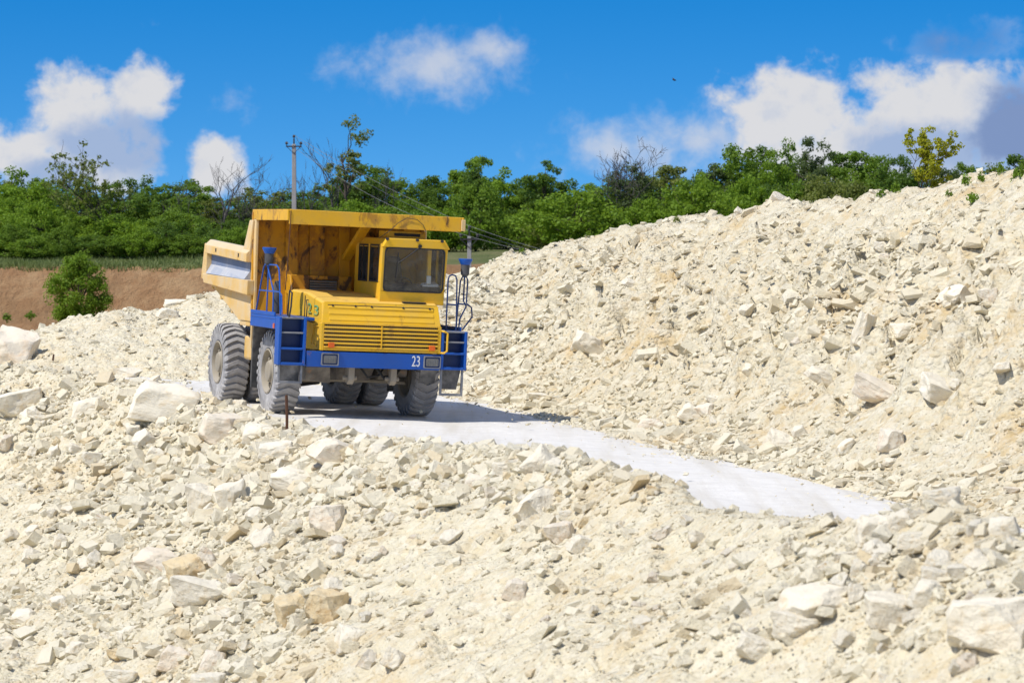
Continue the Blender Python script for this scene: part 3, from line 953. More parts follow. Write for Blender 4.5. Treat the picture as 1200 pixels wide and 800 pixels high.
FILL = [
    # region in photo pixels to strew rocks over, how many, size range in px, label, group
    ((0, 440, 420, 620), 50, (10, 26), 'pale chalk rock strewn over the bank below the rear wheels', 'rocks strewn over the bank below the rear wheels'),
    ((0, 620, 480, 800), 45, (12, 32), 'pale chalk rock strewn over the lower left slope', 'rocks strewn over the lower left slope'),
    ((420, 525, 830, 640), 40, (10, 28), 'pale chalk rock strewn along the crest in mid picture', 'rocks strewn along the crest in mid picture'),
    ((480, 640, 880, 800), 16, (10, 22), 'small chalk rock strewn over the middle slope', 'rocks strewn over the middle slope'),
    ((850, 600, 1200, 800), 50, (13, 34), 'pale chalk rock in the coarse rubble at lower right', 'rocks of the coarse rubble at lower right'),
    ((560, 330, 1200, 540), 26, (8, 22), 'pale chalk rock lodged in the far heap', 'rocks lodged in the far heap'),
]
for (x0, y0, x1, y1), n, (a, b), label, group in FILL:
    made, tries = 0, 0
    while made < n and tries < n * 8:
        tries += 1
        px, py = rg.uniform(x0, x1), rg.uniform(y0, y1)
        P = hit(px, py)
        if P is None:
            continue
        u, v = to_uv(P[0], P[1])
        if -1.75 < u < 4.2:
            continue
        s = P[1] / F_PX
        W = a * (b / a) ** (rg.random() ** 1.6) * s
        Hh = W * rg.uniform(0.5, 0.85)
        rot = (R(rg.uniform(-35, 35)), R(rg.uniform(-35, 35)), R(rg.uniform(0, 360)))
        mat = rg.choices(['chalk_rock', 'pink_rock', 'ochre_rock'], [0.80, 0.16, 0.04])[0]
        put_rock(P, W, W * rg.uniform(0.6, 0.95), Hh, rot, rg.randrange(12), mat, label, group, sink=0.25)
        made += 1
        n_rocks += 1

# ------------------------------------------------------------------ the small rubble nobody could count
rng = np.random.default_rng(5)


def stone_proto(seed, npts, flat):
    me = rock_mesh(seed, npts, flat, detail=False, name='stone_source')
    v = np.array([tuple(q.co) for q in me.vertices])
    f = np.array([tuple(p.vertices) for p in me.polygons if len(p.vertices) == 3])
    bpy.data.meshes.remove(me)
    return v, f


def chip_proto(seed):
    r = np.random.default_rng(seed)
    v = np.array([[1, 0, 0], [-1, 0, 0], [0, 1, 0], [0, -1, 0], [0, 0, 1], [0, 0, -1]], float) * r.uniform(0.38, 0.62, (6, 1)) + r.normal(0, 0.13, (6, 3))
    f = np.array([[0, 2, 4], [2, 1, 4], [1, 3, 4], [3, 0, 4], [2, 0, 5], [1, 2, 5], [3, 1, 5], [0, 3, 5]])
    return v * np.array([1, 1, 0.8]), f


CHIPS = [chip_proto(400 + i) for i in range(10)]
STONES = [stone_proto(300 + i, 1 + i % 2, 0.5 + 0.4 * ((i * 7) % 5) / 4) for i in range(12)]
PROTOS = CHIPS + STONES


def rubble(name, xy, size, label, mat='chalk_rubble', lift=0.0, along=None, stretch=1.0):
    n = len(xy)
    z = terrain(xy[:, 0], xy[:, 1])
    size = np.asarray(size)
    ang = rng.uniform(-1, 1, (n, 3)) * np.array([0.7, 0.7, math.pi])
    if along is not None:
        ang[:, 2] = along + rng.normal(0, 0.45, n)
    c, s = np.cos(ang), np.sin(ang)
    Rz = np.zeros((n, 3, 3)); Rz[:, 0, 0] = c[:, 2]; Rz[:, 0, 1] = -s[:, 2]; Rz[:, 1, 0] = s[:, 2]; Rz[:, 1, 1] = c[:, 2]; Rz[:, 2, 2] = 1
    Rx = np.zeros((n, 3, 3)); Rx[:, 0, 0] = 1; Rx[:, 1, 1] = c[:, 0]; Rx[:, 1, 2] = -s[:, 0]; Rx[:, 2, 1] = s[:, 0]; Rx[:, 2, 2] = c[:, 0]
    Ry = np.zeros((n, 3, 3)); Ry[:, 1, 1] = 1; Ry[:, 0, 0] = c[:, 1]; Ry[:, 0, 2] = s[:, 1]; Ry[:, 2, 0] = -s[:, 1]; Ry[:, 2, 2] = c[:, 1]
    M = Rx @ Ry @ Rz
    scl = size[:, None] * np.stack([rng.uniform(0.9, 1.5, n) * stretch, rng.uniform(0.7, 1.1, n), rng.uniform(0.6, 1.0, n)], 1)
    pos = np.stack([xy[:, 0], xy[:, 1], z + size * (0.12 + lift)], 1)
    kind = np.where(size < 0.055, rng.integers(0, len(CHIPS), n), len(CHIPS) + rng.integers(0, len(STONES), n))
    V, Fs, off = [], [], 0
    for k, (pv, pf) in enumerate(PROTOS):
        sel = np.nonzero(kind == k)[0]
        if len(sel) == 0:
            continue
        vv = np.einsum('nij,nmj->nmi', M[sel], pv[None] * scl[sel][:, None]) + pos[sel][:, None]
        ff = pf[None] + (off + np.arange(len(sel)) * len(pv))[:, None, None]
        V.append(vv.reshape(-1, 3)); Fs.append(ff.reshape(-1, 3))
        off += len(sel) * len(pv)
    me = np_mesh(name, np.concatenate(V), [np.concatenate(Fs)], False)
    return tag(link_mesh(name, me, mat), label, kind='stuff')


def pareto(n, lo, hi, a):
    r = rng.random(n)
    return np.minimum(lo * (1 - r) ** (-1 / a), hi)


def sample_uv(n, u0, u1, v0, v1, dens):
    U, V = rng.uniform(u0, u1, n), rng.uniform(v0, v1, n)
    X, Y = to_xy(U, V)
    keep = (np.abs(X) < Y * 0.19 + 1.2) & (Y > 17)
    keep &= rng.random(n) < dens(U, V, X, Y)
    return np.stack([X[keep], Y[keep]], 1)


def project(xy):
    z = terrain(xy[:, 0], xy[:, 1]) - CAM_H
    d = xy[:, 1] * math.cos(PITCH) - z * math.sin(PITCH)
    up = xy[:, 1] * math.sin(PITCH) + z * math.cos(PITCH)
    return 600 + F_PX * xy[:, 0] / d, 400 - F_PX * up / d


def drift(px, py, cx, cy, rx, ry):
    return np.exp(-(((px - cx) / rx) ** 2 + ((py - cy) / ry) ** 2))


def drifts(xy):
    """where coarse rock has collected on the near bank; fine crushed stuff lies between"""
    px, py = project(xy)
    w = 0.95 * drift(px, py, 250, 560, 150, 60) + 0.85 * drift(px, py, 500, 548, 190, 36) + 0.9 * drift(px, py, 250, 715, 150, 70) \
        + 1.0 * drift(px, py, 1085, 675, 140, 72) + 0.55 * drift(px, py, 70, 480, 100, 40) + 0.6 * drift(px, py, 670, 590, 80, 50) + 0.3 * drift(px, py, 830, 750, 160, 50)
    w = w * (0.55 + 0.9 * np.clip(fbm(xy[:, 0] * 0.7, xy[:, 1] * 0.6, 99, 3) + 0.5, 0, 1))
    return np.clip(w, 0, 1)


# bank: crumbs everywhere, finer between the drifts
xy = sample_uv(230000, -13, -1.95, -10, 37,
               lambda U, V, X, Y: np.clip((33 / Y) ** 1.3, 0.3, 1.0) * (0.35 + 0.6 * np.clip(fbm(X * 0.6, Y * 0.6, 91, 3) + 0.45, 0, 1))
               * np.where(U > -2.4, 0.4, 1.0))
rubble('rubble', xy, pareto(len(xy), 0.024, 0.15, 2.7) * np.clip(xy[:, 1] / 38, 0.75, 1.35) * (0.72 + 0.75 * drifts(xy)), 'loose pale chalk rubble covering the near bank')
xy = sample_uv(170000, 4.0, 12.2, -34, 27,
               lambda U, V, X, Y: np.clip((46 / Y) ** 1.3, 0.25, 1.0) * (0.3 + 0.7 * np.clip(fbm(X * 0.4, Y * 0.4, 92, 3) + 0.4, 0, 1))
               * np.where(U > 9.8, 0.4, 1.0))


def heap_coarse(xy):
    u, v = to_uv(xy[:, 0], xy[:, 1])
    w = sstep(-0.05, 0.35, fbm(u * 0.5, v * 0.3, 98, 3)) * sstep(10.2, 8.6, u)
    return np.clip(w * np.interp(v, [-25, -12, 0], [0.35, 0.8, 1.0]) + 0.5 * sstep(5.6, 4.6, u), 0, 1)


rubble('rubble', xy, pareto(len(xy), 0.026, 0.17, 2.6) * np.clip(xy[:, 1] / 48, 0.8, 1.35) * (0.72 + 0.6 * heap_coarse(xy)),
       'broken chalk rubble covering the far heap', along=R(17), stretch=1.3)
n = 16000
X, Y = rng.uniform(-16, 1.5, n), rng.uniform(57, 74, n)
u_, v_ = to_uv(X, Y)
k = ~((u_ > -2.2) & (u_ < 4.2) & (v_ > -9)) & (np.abs(X) < Y * 0.2)
rubble('rubble', np.stack([X[k], Y[k]], 1), pareto(k.sum(), 0.026, 0.18, 2.5), 'fine chalk rubble on the mound behind the truck')
# gravel creeping over the edges of the road
n = 24000
V = rng.uniform(-9, 36, n)
U = np.where(rng.random(n) < 0.68, 4.5 - 0.75 * sstep(4, 13, V) - np.abs(rng.normal(0, 0.62, n)), -2.1 + np.abs(rng.normal(0, 0.26, n)))
X, Y = to_xy(U, V)
k = np.abs(X) < Y * 0.2
o = rubble('gravel', np.stack([X[k], Y[k]], 1), pareto(k.sum(), 0.020, 0.08, 2.6), 'fine white gravel along the edges of the road', lift=0.5)
# loose bits lying on the road itself
n = 2600
V, U = rng.uniform(-8, 34, n), rng.uniform(-1.9, 4.0, n)
k = rng.random(n) < 0.15 + 0.85 * np.exp(-((np.abs(U - 1.0) - 2.9) / 0.8) ** 2)
X, Y = to_xy(U[k], V[k])
rubble('gravel', np.stack([X, Y], 1), pareto(k.sum(), 0.016, 0.06, 2.3), 'loose chalk bits scattered on the road', lift=3.2)


# middling rocks, too many to count, in the same drifts as the big ones
xy = sample_uv(34000, -12, -2.0, -10, 37, lambda U, V, X, Y: np.clip((34 / Y) ** 1.3, 0.3, 1))
xy = xy[rng.random(len(xy)) < 0.012 + 0.95 * drifts(xy)]
rubble('rubble', xy, pareto(len(xy), 0.062, 0.22, 2.5) * np.clip(xy[:, 1] / 38, 0.75, 1.25), 'middling chalk rocks drifted between the larger ones on the near bank', lift=0.12)
xy = sample_uv(9000, 4.3, 10.5, -30, 24, lambda U, V, X, Y: np.clip((48 / Y), 0.3, 1))
xy = xy[rng.random(len(xy)) < 0.02 + 0.5 * heap_coarse(xy)]
rubble('rubble', xy, pareto(len(xy), 0.065, 0.26, 2.6) * np.clip(xy[:, 1] / 50, 0.8, 1.2), 'middling chalk rocks lodged in the far heap', along=R(17), stretch=1.3)

# ------------------------------------------------------------------ the dump truck (front towards -Y, own frame on the front axle)
truck = empty('dump_truck', (OX, OY, OZ + 0.0))
T_YAW = R(20)
_piv = Matrix.Rotation(YAW, 4, 'Z') @ Vector((0, -1.75, 0)) - Matrix.Rotation(T_YAW, 4, 'Z') @ Vector((0, -1.75, 0))
truck.matrix_world = Matrix.Translation(Vector((OX, OY, OZ)) + _piv) @ Matrix.Rotation(T_YAW, 4, 'Z') @ Matrix.Rotation(ROLL, 4, 'Y')
tag(truck, 'dusty yellow quarry dump truck with blue bumper and steps on the white road', 'dump truck')
T = truck
WB = 3.45                     # wheelbase


def part(mb, name, mat, parent=None, smooth=False, bevel=0.012, label=None):
    o = mb.build(name, mat, parent or T, smooth, bevel)
    if label:
        o['label'] = label
    return o


def rrect(cx, cz, w, h, r, n=4):
    pts = []
    for (sx, sz, a0) in ((1, 1, 0), (-1, 1, 90), (-1, -1, 180), (1, -1, 270)):
        for i in range(n + 1):
            a = R(a0 + 90 * i / n)
            pts.append((cx + sx * (w / 2 - r) + r * math.cos(a), cz + sz * (h / 2 - r) + r * math.sin(a)))
    return pts


# --- wheels
def tyre_mb(width=0.50, rad=0.805):
    m = MB()
    hw = width / 2
    b = rad - 0.055
    prof = [(-hw * 0.78, 0.40), (-hw * 0.95, 0.46), (-hw * 1.0, 0.58), (-hw * 0.99, 0.66), (-hw * 0.92, b - 0.02), (-hw * 0.72, b),
            (0, b + 0.012), (hw * 0.72, b), (hw * 0.92, b - 0.02), (hw * 0.99, 0.66), (hw * 1.0, 0.58), (hw * 0.95, 0.46), (hw * 0.78, 0.40)]
    m.lathe(prof, 48, cap=False)
    nl = 30
    for k in range(nl):                      # curved bars right across the tread, wrapping over the shoulders
        a0 = 2 * math.pi * k / nl
        secs = [(-1.03, 0.16, 0.60 * rad / 0.805, 0.66), (-0.99, 0.13, 0.69, 0.755), (-0.86, 0.09, b - 0.05, rad - 0.012), (-0.45, 0.02, b - 0.03, rad), (0.0, -0.03, b - 0.03, rad + 0.004),
                (0.45, 0.02, b - 0.03, rad), (0.86, 0.09, b - 0.05, rad - 0.012), (0.99, 0.13, 0.69, 0.755), (1.03, 0.16, 0.60, 0.66)]
        vs = []
        for (fx, sk, r0, r1) in secs:
            hwid = 0.062 if abs(fx) < 0.9 else 0.055
            for (rr, da) in ((r0, -hwid), (r1, -hwid * 0.82), (r1, hwid * 0.82), (r0, hwid)):
                a = a0 + sk + da
                vs.append((fx * hw, rr * math.cos(a), rr * math.sin(a)))
        fs = []
        ns = len(secs)
        for i in range(ns - 1):
            for j in range(4):
                fs.append((i * 4 + j, i * 4 + (j + 1) % 4, (i + 1) * 4 + (j + 1) % 4, (i + 1) * 4 + j))
        fs.append((3, 2, 1, 0))
        fs.append(tuple((ns - 1) * 4 + j for j in range(4)))
        m.add(vs, fs)
    return m


TYRE = tyre_mb().mesh('tyre')
TYRE.materials.append(MATS['tyre_rubber'])
rim = MB()
rim.lathe([(-0.24, 0.44), (-0.25, 0.41), (-0.20, 0.385), (-0.12, 0.36), (-0.115, 0.25), (-0.15, 0.235), (-0.235, 0.19), (-0.255, 0.10), (-0.26, 0.0)], 36, cap=False)
rim.lathe([(0.24, 0.44), (0.22, 0.40), (0.05, 0.38), (0.05, 0.0)], 24, cap=False)
RIM = rim.mesh('wheel', True)
RIM.materials.append(MATS['rim_paint'])
bolts = MB()
for k in range(10):
    a = 2 * math.pi * k / 10
    bolts.lathe([(-0.165, 0.0), (-0.165, 0.036), (-0.10, 0.038)], 6, (0, 0.305 * math.cos(a), 0.305 * math.sin(a)))
BOLT = bolts.mesh('bolt_ring')
BOLT.materials.append(MATS['rim_paint'])
drum = MB()
drum.lathe([(-0.124, 0.255), (-0.128, 0.27), (-0.128, 0.345), (-0.122, 0.358)], 30, cap=False)
DRUM = drum.mesh('wheel_disc', True)
DRUM.materials.append(MATS['grimy_metal'])
cutm = MB()
for k in range(10):
    a = 2 * math.pi * (k + 0.5) / 10
    cutm.lathe([(-0.119, 0.0), (-0.119, 0.028), (-0.10, 0.028)], 8, (0, 0.30 * math.cos(a), 0.30 * math.sin(a)))
for (wx, wy, side, steer) in ((-1.39, 0, 1, 0), (1.39, 0, -1, 0), (-1.52, WB, 1, 0), (-0.90, WB, 1, 0), (0.90, WB, -1, 0), (1.52, WB, -1, 0)):
    w = link_mesh('wheel', RIM, None, T)
    w.location = (wx, wy, 0.80)
    w.rotation_euler = (R(17 * wx), 0, 0 if side > 0 else math.pi)
    link_mesh('tyre', TYRE, None, w)
    link_mesh('bolt_ring', BOLT, None, w)
    link_mesh('wheel_disc', DRUM, None, w)

# --- chassis and running gear
m = MB()
for sx in (-1, 1):
    m.box(sx * 0.36, sx * 0.52, -1.45, 5.0, 0.98, 1.32)
for y in (-1.2, 0.9, 2.2, 4.6):
    m.box(-0.36, 0.36, y - 0.08, y + 0.08, 1.02, 1.26)
part(m, 'chassis_frame', 'grimy_metal')
m = MB()
m.lathe([(-1.15, 0.13), (-0.6, 0.13), (-0.45, 0.17), (0.45, 0.17), (0.6, 0.13), (1.15, 0.13)], 14, (0, 0.05, 0.80))
m.box(-0.95, -0.70, -0.10, 0.20, 0.62, 1.0)
m.box(0.70, 0.95, -0.10, 0.20, 0.62, 1.0)
part(m, 'front_axle', 'grimy_metal', smooth=True, bevel=0)
m = MB()
m.lathe([(-1.15, 0.22), (-0.55, 0.24), (-0.40, 0.40), (0.0, 0.46), (0.40, 0.40), (0.55, 0.24), (1.15, 0.22)], 18, (0, WB, 0.80))
part(m, 'rear_axle', 'grimy_metal', smooth=True, bevel=0)
m = MB()
m.tube([(-1.05, -0.38, 0.66), (-0.4, -0.42, 0.68), (0.4, -0.42, 0.68), (1.05, -0.38, 0.66)], 0.035, 8)
part(m, 'tie_rod', 'dusty_bracket', smooth=True, bevel=0)
for sx in (-1, 1):
    m = MB()
    m.lathe([(0.72, 0.09), (1.05, 0.09), (1.05, 0.12), (1.5, 0.12)], 14, (sx * 0.86, -0.30, 0), axis='z')
    part(m, 'suspension_cylinder', 'dusty_bracket', smooth=True, bevel=0)
    m = MB()
    m.prism([(-1.62, 1.0), (-1.62, 0.74), (-1.50, 0.66), (-1.34, 0.70), (-1.30, 1.0)], sx * 0.42 - 0.06, sx * 0.42 + 0.06)
    m.lathe([(-0.14, 0.04), (0.14, 0.04)], 10, (sx * 0.42, -1.47, 0.78))
    part(m, 'tow_bracket', 'dusty_bracket')
m = MB()
m.hexa([(-0.55, -1.1, 0.72), (0.10, -1.1, 0.72), (0.10, 0.6, 0.66), (-0.55, 0.6, 0.66), (-0.62, -1.2, 1.05), (0.2, -1.2, 1.05), (0.2, 0.8, 1.05), (-0.62, 0.8, 1.05)])
part(m, 'oil_pan', 'grimy_metal')
m = MB()
m.hexa([(-1.30, -1.50, 0.72), (-0.78, -1.42, 0.68), (-0.78, -1.1, 0.66), (-1.30, -1.1, 0.70), (-1.34, -1.68, 0.98), (-0.86, -1.66, 0.98), (-0.80, -1.0, 1.0), (-1.34, -1.0, 1.0)])
part(m, 'skid_plate', 'grimy_metal')
m = MB()
m.box(0.30, 0.72, -1.0, 0.3, 0.74, 1.08)
m.lathe([(-0.05, 0.12), (0.25, 0.12)], 12, (0.62, -0.95, 0.92))
part(m, 'gearbox', 'grimy_metal')
m = MB()
for q in ((0.1, 0.02), (0.14, -0.03), (-0.2, 0.0)):
    m.tube([(q[0], -1.35, 1.0), (q[0] + 0.15, -1.42, 0.80 + q[1]), (q[0] + 0.4, -1.30, 0.84), (q[0] + 0.55, -1.2, 1.02)], 0.022, 6)
part(m, 'hose', 'black_rubber', smooth=True, bevel=0)
m = MB()
m.box(-0.5, 0.5, 1.2, 2.6, 0.72, 1.1)
part(m, 'transmission_case', 'grimy_metal')
m = MB()
m.box(-1.46, -0.62, 1.55, 2.50, 0.92, 1.40)
part(m, 'fuel_tank', 'yellow_faded', bevel=0.05)
m = MB()
m.box(0.62, 1.42, 1.35, 2.55, 0.86, 1.28)
part(m, 'hydraulic_tank', 'yellow_faded', bevel=0.05)
for sx in (-1, 1):
    m = MB()
    m.lathe([(0, 0.11), (0.9, 0.11), (0.9, 0.08), (1.3, 0.08)], 14, (0, 0, 0), axis='z')
    o = part(m, 'hoist_cylinder', 'grimy_metal', smooth=True, bevel=0)
    o.location = (sx * 0.66, 2.75, 0.95)
    o.rotation_euler = (R(-12), 0, 0)
    m = MB()
    m.box(sx * 1.02, sx * 1.46, 1.60, 1.72, 0.95, 1.78)
    part(m, 'body_guide', 'dusty_bracket')
    # mud guard behind the front wheel
    m = MB()
    m.hexa([(sx * 1.12, 0.92, 0.42), (sx * 1.70, 0.92, 0.42), (sx * 1.70, 1.00, 0.42), (sx * 1.12, 1.00, 0.42),
            (sx * 1.12, 0.78, 1.70), (sx * 1.74, 0.78, 1.70), (sx * 1.74, 0.86, 1.70), (sx * 1.12, 0.86, 1.70)])
    mg = part(m, 'mud_guard', 'rubber_flap')
    m = MB()
    m.hexa([(sx * 1.717, 0.86, 1.22), (sx * 1.745, 0.86, 1.22), (sx * 1.745, 0.93, 1.22), (sx * 1.717, 0.93, 1.22),
            (sx * 1.742, 0.77, 1.78), (sx * 1.772, 0.77, 1.78), (sx * 1.772, 0.87, 1.78), (sx * 1.742, 0.87, 1.78)])
    part(m, 'edge_strip', 'yellow_faded', mg, bevel=0)

# --- bumper
m = MB()
m.hexa([(-1.36, -1.78, 0.985), (1.29, -1.78, 0.985), (1.29, -1.55, 0.985), (-1.36, -1.55, 0.985),
        (-1.37, -1.80, 1.28), (1.29, -1.80, 1.28), (1.29, -1.55, 1.28), (-1.37, -1.55, 1.28)])
bumper = part(m, 'bumper', 'blue')
for cx in (-0.91, 1.12):
    m = MB()
    m.ring(rrect(cx, 1.135, 0.34, 0.235, 0.02, 2), rrect(cx, 1.135, 0.305, 0.20, 0.02, 2), -1.825, -1.77, lambda q, a: (q[0], a, q[1]))
    hl = part(m, 'headlight', 'frame_grey', bevel=0)
    m = MB()
    m.prism(rrect(cx, 1.135, 0.303, 0.198, 0.02, 2), -1.806, -1.785, 'y')
    part(m, 'lamp_housing', 'blue_dark_shade', hl, bevel=0)
    m = MB()
    m.prism(rrect(cx, 1.135, 0.25, 0.145, 0.02, 2), -1.818, -1.800, 'y')
    for i in range(5):
        m.box(cx - 0.105 + i * 0.048, cx - 0.092 + i * 0.048, -1.824, -1.812, 1.08, 1.19)
    part(m, 'lens', 'lamp_lens', hl, bevel=0)
o = link_mesh('number', text_mesh('23', 0.29, 0.003), 'white_paint', bumper)
o.location = (0.80, -1.797, 1.135)
o.scale = (0.62, 1.0, 1.0)
o.rotation_euler = (R(90), 0, 0)
o['label'] = 'white number 23 on the blue bumper'

# --- hood
hood = empty('hood', (0, 0, 0), T)
m = MB()


def hood_ring(y, xl, xr, zt, zb=1.30):
    return [(xl, y, zb), (xl, y, zt - 0.03), (xl + 0.05, y, zt), (xr - 0.05, y, zt), (xr, y, zt - 0.03), (xr, y, zb)]


secs = [hood_ring(0.9, -1.15, 1.28, 2.40), hood_ring(-0.70, -1.15, 1.28, 2.37), hood_ring(-1.25, -1.12, 1.28, 2.29), hood_ring(-1.56, -1.05, 1.27, 2.215)]
vs = [p for s_ in secs for p in s_]
fs = []
for i in range(3):
    for j in range(5):
        fs.append((i * 6 + j, i * 6 + j + 1, (i + 1) * 6 + j + 1, (i + 1) * 6 + j))
fs.append((0, 1, 2, 3, 4, 5))
m.add(vs, fs)
# nose: sloping face down to the grille, closed on both sides
m.add([(-1.05, -1.56, 2.185), (-1.0, -1.56, 2.215), (1.22, -1.56, 2.215), (1.27, -1.56, 2.185), (1.28, -1.76, 1.82), (-1.09, -1.76, 1.82),
       (-1.05, -1.56, 1.30), (1.27, -1.56, 1.30), (1.28, -1.76, 1.30), (-1.10, -1.76, 1.30)],
      [(0, 1, 2, 3, 4, 5), (0, 5, 9, 6), (3, 7, 8, 4)])
part(m, 'hood_panel', 'yellow', hood, bevel=0.01)
# louvres of the sloping face
for k in range(3):
    f0 = 0.12 + 0.29 * k
    y = -1.56 - 0.20 * f0
    z = 2.215 - 0.395 * f0
    m = MB()
    m.prism([(y - 0.005, z), (y - 0.045, z - 0.055), (y - 0.045, z - 0.075), (y - 0.03, z - 0.085)], -0.93, 1.15)
    part(m, 'louver', 'yellow', hood, bevel=0.004)
m = MB()
m.box(-0.94, 1.16, -1.605, -1.578, 2.150, 2.164)
part(m, 'hinge_groove', 'dark_metal', hood, bevel=0)
for x in (-0.85, -0.4, -0.08, 0.55, 1.08):
    m = MB()
    m.lathe([(0, 0.0), (0, 0.02), (0.03, 0.02)], 8, (x, -1.63, 2.150), axis='y')
    part(m, 'bolt', 'dark_metal', hood, bevel=0)
# side seams, latch and painted number
m = MB()
m.tube([(-1.158, -0.62, 1.84), (-1.158, -0.62, 2.30)], 0.010, 5)
m.tube([(-1.158, -0.62, 1.84), (-1.14, -1.30, 1.80)], 0.010, 5)
part(m, 'panel_seam', 'dark_metal', hood, bevel=0)
m = MB()
m.tube([(-1.15, -0.86, 2.22), (-1.19, -0.86, 2.22), (-1.19, -0.95, 2.08), (-1.19, -0.92, 1.90), (-1.15, -0.92, 1.90)], 0.012, 6)
part(m, 'handle', 'dark_metal', hood, bevel=0)
m = MB()
m.tube([(-1.06, -1.66, 1.74), (-1.12, -1.30, 1.74), (-1.152, -1.24, 1.40), (-1.10, -1.64, 1.34), (-1.06, -1.66, 1.74)], 0.012, 5)
part(m, 'door_rim', 'yellow', hood, bevel=0)
for i, (d, dy) in enumerate((('2', -1.00), ('3', -1.36))):
    o = link_mesh('number', text_mesh(d, 0.27, 0.004), 'green_paint', hood)
    o.location = (-1.153 if i == 0 else -1.108, dy, 2.06 - 0.03 * i)
    o.scale = (1.75, 1, 1)
    o.rotation_euler = (R(90), 0, R(-87) if i == 0 else R(-77))
    o['label'] = 'hand-painted green digit on the hood side'

# --- grille
grille = empty('grille', (0, 0, 0), T)
m = MB()
m.box(-1.05, 1.24, -1.735, -1.70, 1.32, 1.80)
part(m, 'radiator_core', 'radiator_core', grille, bevel=0)
m = MB()
m.box(-1.105, -1.04, -1.80, -1.60, 1.30, 1.815)
m.box(1.22, 1.285, -1.80, -1.60, 1.30, 1.815)
m.box(-1.04, 1.22, -1.80, -1.70, 1.795, 1.815)
m.box(-1.04, 1.22, -1.80, -1.70, 1.305, 1.345)
part(m, 'grille_frame', 'yellow', grille)
for k in range(6):
    z = 1.757 - 0.0745 * k
    m = MB()
    m.prism([(-1.812, z), (-1.812, z - 0.034), (-1.765, z - 0.042), (-1.752, z + 0.008)], -1.04, 1.22)
    part(m, 'slat', 'yellow', grille, bevel=0.004)
m = MB()
m.box(0.082, 0.098, -1.825, -1.74, 1.35, 1.79)
part(m, 'grille_bar', 'yellow', grille, bevel=0)
for cx in (-0.90, 1.10):
    m = MB()
    m.prism(rrect(cx, 1.405, 0.115, 0.095, 0.012, 2), -1.85, -1.79, 'y')
    part(m, 'turn_signal', 'orange_lens', T, bevel=0.006)

# --- cowl behind the hood
m = MB()
m.box(-1.15, -0.72, 0.90, 1.15, 2.30, 2.68)
m.box(-0.14, 0.14, 0.90, 1.15, 2.30, 2.68)
m.box(-0.72, -0.14, 0.90, 1.15, 2.60, 2.68)
m.box(-0.72, -0.14, 1.02, 1.15, 2.30, 2.60)
m.hexa([(-1.15, 0.6, 2.36), (-1.10, 0.6, 2.36), (-1.10, 0.9, 2.36), (-1.15, 0.9, 2.36),
        (-1.15, 0.80, 2.66), (-1.10, 0.80, 2.66), (-1.10, 0.9, 2.68), (-1.15, 0.9, 2.68)])
cowl = part(m, 'cowl', 'yellow_wall')
for k in range(4):
    m = MB()
    m.hexa([(-0.71, 0.91, 2.40 + 0.05 * k), (-0.15, 0.91, 2.40 + 0.05 * k), (-0.15, 0.99, 2.43 + 0.05 * k), (-0.71, 0.99, 2.43 + 0.05 * k),
            (-0.71, 0.91, 2.41 + 0.05 * k), (-0.15, 0.91, 2.41 + 0.05 * k), (-0.15, 0.99, 2.44 + 0.05 * k), (-0.71, 0.99, 2.44 + 0.05 * k)])
    part(m, 'slat', 'dusty_bracket', cowl, bevel=0)

# --- cab
cab = empty('cab', (0, 0, 0), T)
CX0, CX1 = 0.12, 1.42


def yf(z):
    return -1.40 - 0.10 * (z - 2.3) / 1.2


def front_slab(mb, x0, x1, z0, z1, x0t=None, x1t=None, th=0.06):
    x0t = x0 if x0t is None else x0t
    x1t = x1 if x1t is None else x1t
    mb.hexa([(x0, yf(z0), z0), (x1, yf(z0), z0), (x1, yf(z0) + th, z0), (x0, yf(z0) + th, z0),
             (x0t, yf(z1), z1), (x1t, yf(z1), z1), (x1t, yf(z1) + th, z1), (x0t, yf(z1) + th, z1)])


m = MB()
front_slab(m, CX0, CX1, 2.22, 2.455)
front_slab(m, CX0, CX0 + 0.075, 2.455, 3.29)
front_slab(m, CX1 - 0.06, CX1, 2.455, 3.29, CX1 - 0.06, CX1 + 0.02)
# side with openings
m.box(CX0, CX0 + 0.05, yf(2.4) + 0.06, 0.62, 2.22, 2.62)
m.box(CX0, CX0 + 0.05, 0.30, 0.62, 2.62, 3.36)
m.box(CX0, CX0 + 0.05, -0.57, -0.40, 2.62, 3.36)
m.hexa([(CX0, yf(2.62) + 0.06, 2.62), (CX0 + 0.05, yf(2.62) + 0.06, 2.62), (CX0 + 0.05, -1.24, 2.62), (CX0, -1.24, 2.62),
        (CX0, yf(3.36) + 0.06, 3.36), (CX0 + 0.05, yf(3.36) + 0.06, 3.36), (CX0 + 0.05, -1.26, 3.36), (CX0, -1.26, 3.36)])
# other side, back, floor
m.box(CX1 - 0.05, CX1, yf(2.4) + 0.06, 0.62, 2.22, 2.60)
m.box(CX1 - 0.05, CX1, -0.2, 0.62, 2.60, 3.36)
m.box(CX1 - 0.05, CX1, -0.95, -0.87, 2.60, 3.36)
m.box(CX0 + 0.05, CX1 - 0.05, 0.56, 0.62, 2.22, 3.36)
m.box(CX0 + 0.05, CX1 - 0.05, -1.30, 0.56, 2.22, 2.27)
part(m, 'cab_shell', 'yellow', cab)
m = MB()
m.prism([(CX0 - 0.01, 3.292), (CX0 + 0.09, 3.47), (CX1 - 0.05, 3.47), (CX1 + 0.06, 3.292)], yf(3.4) - 0.015, 0.66, 'y')
cabroof = part(m, 'roof', 'yellow', cab, bevel=0.02)
m = MB()
m.box(0.34, 1.10, -1.05, -0.3, 3.472, 3.615)
part(m, 'roof_vent', 'yellow', cab, bevel=0.02)
m = MB()
m.box(0.46, 0.98, -1.062, -1.04, 3.515, 3.572)
part(m, 'vent_slot', 'black_rubber', cab, bevel=0)
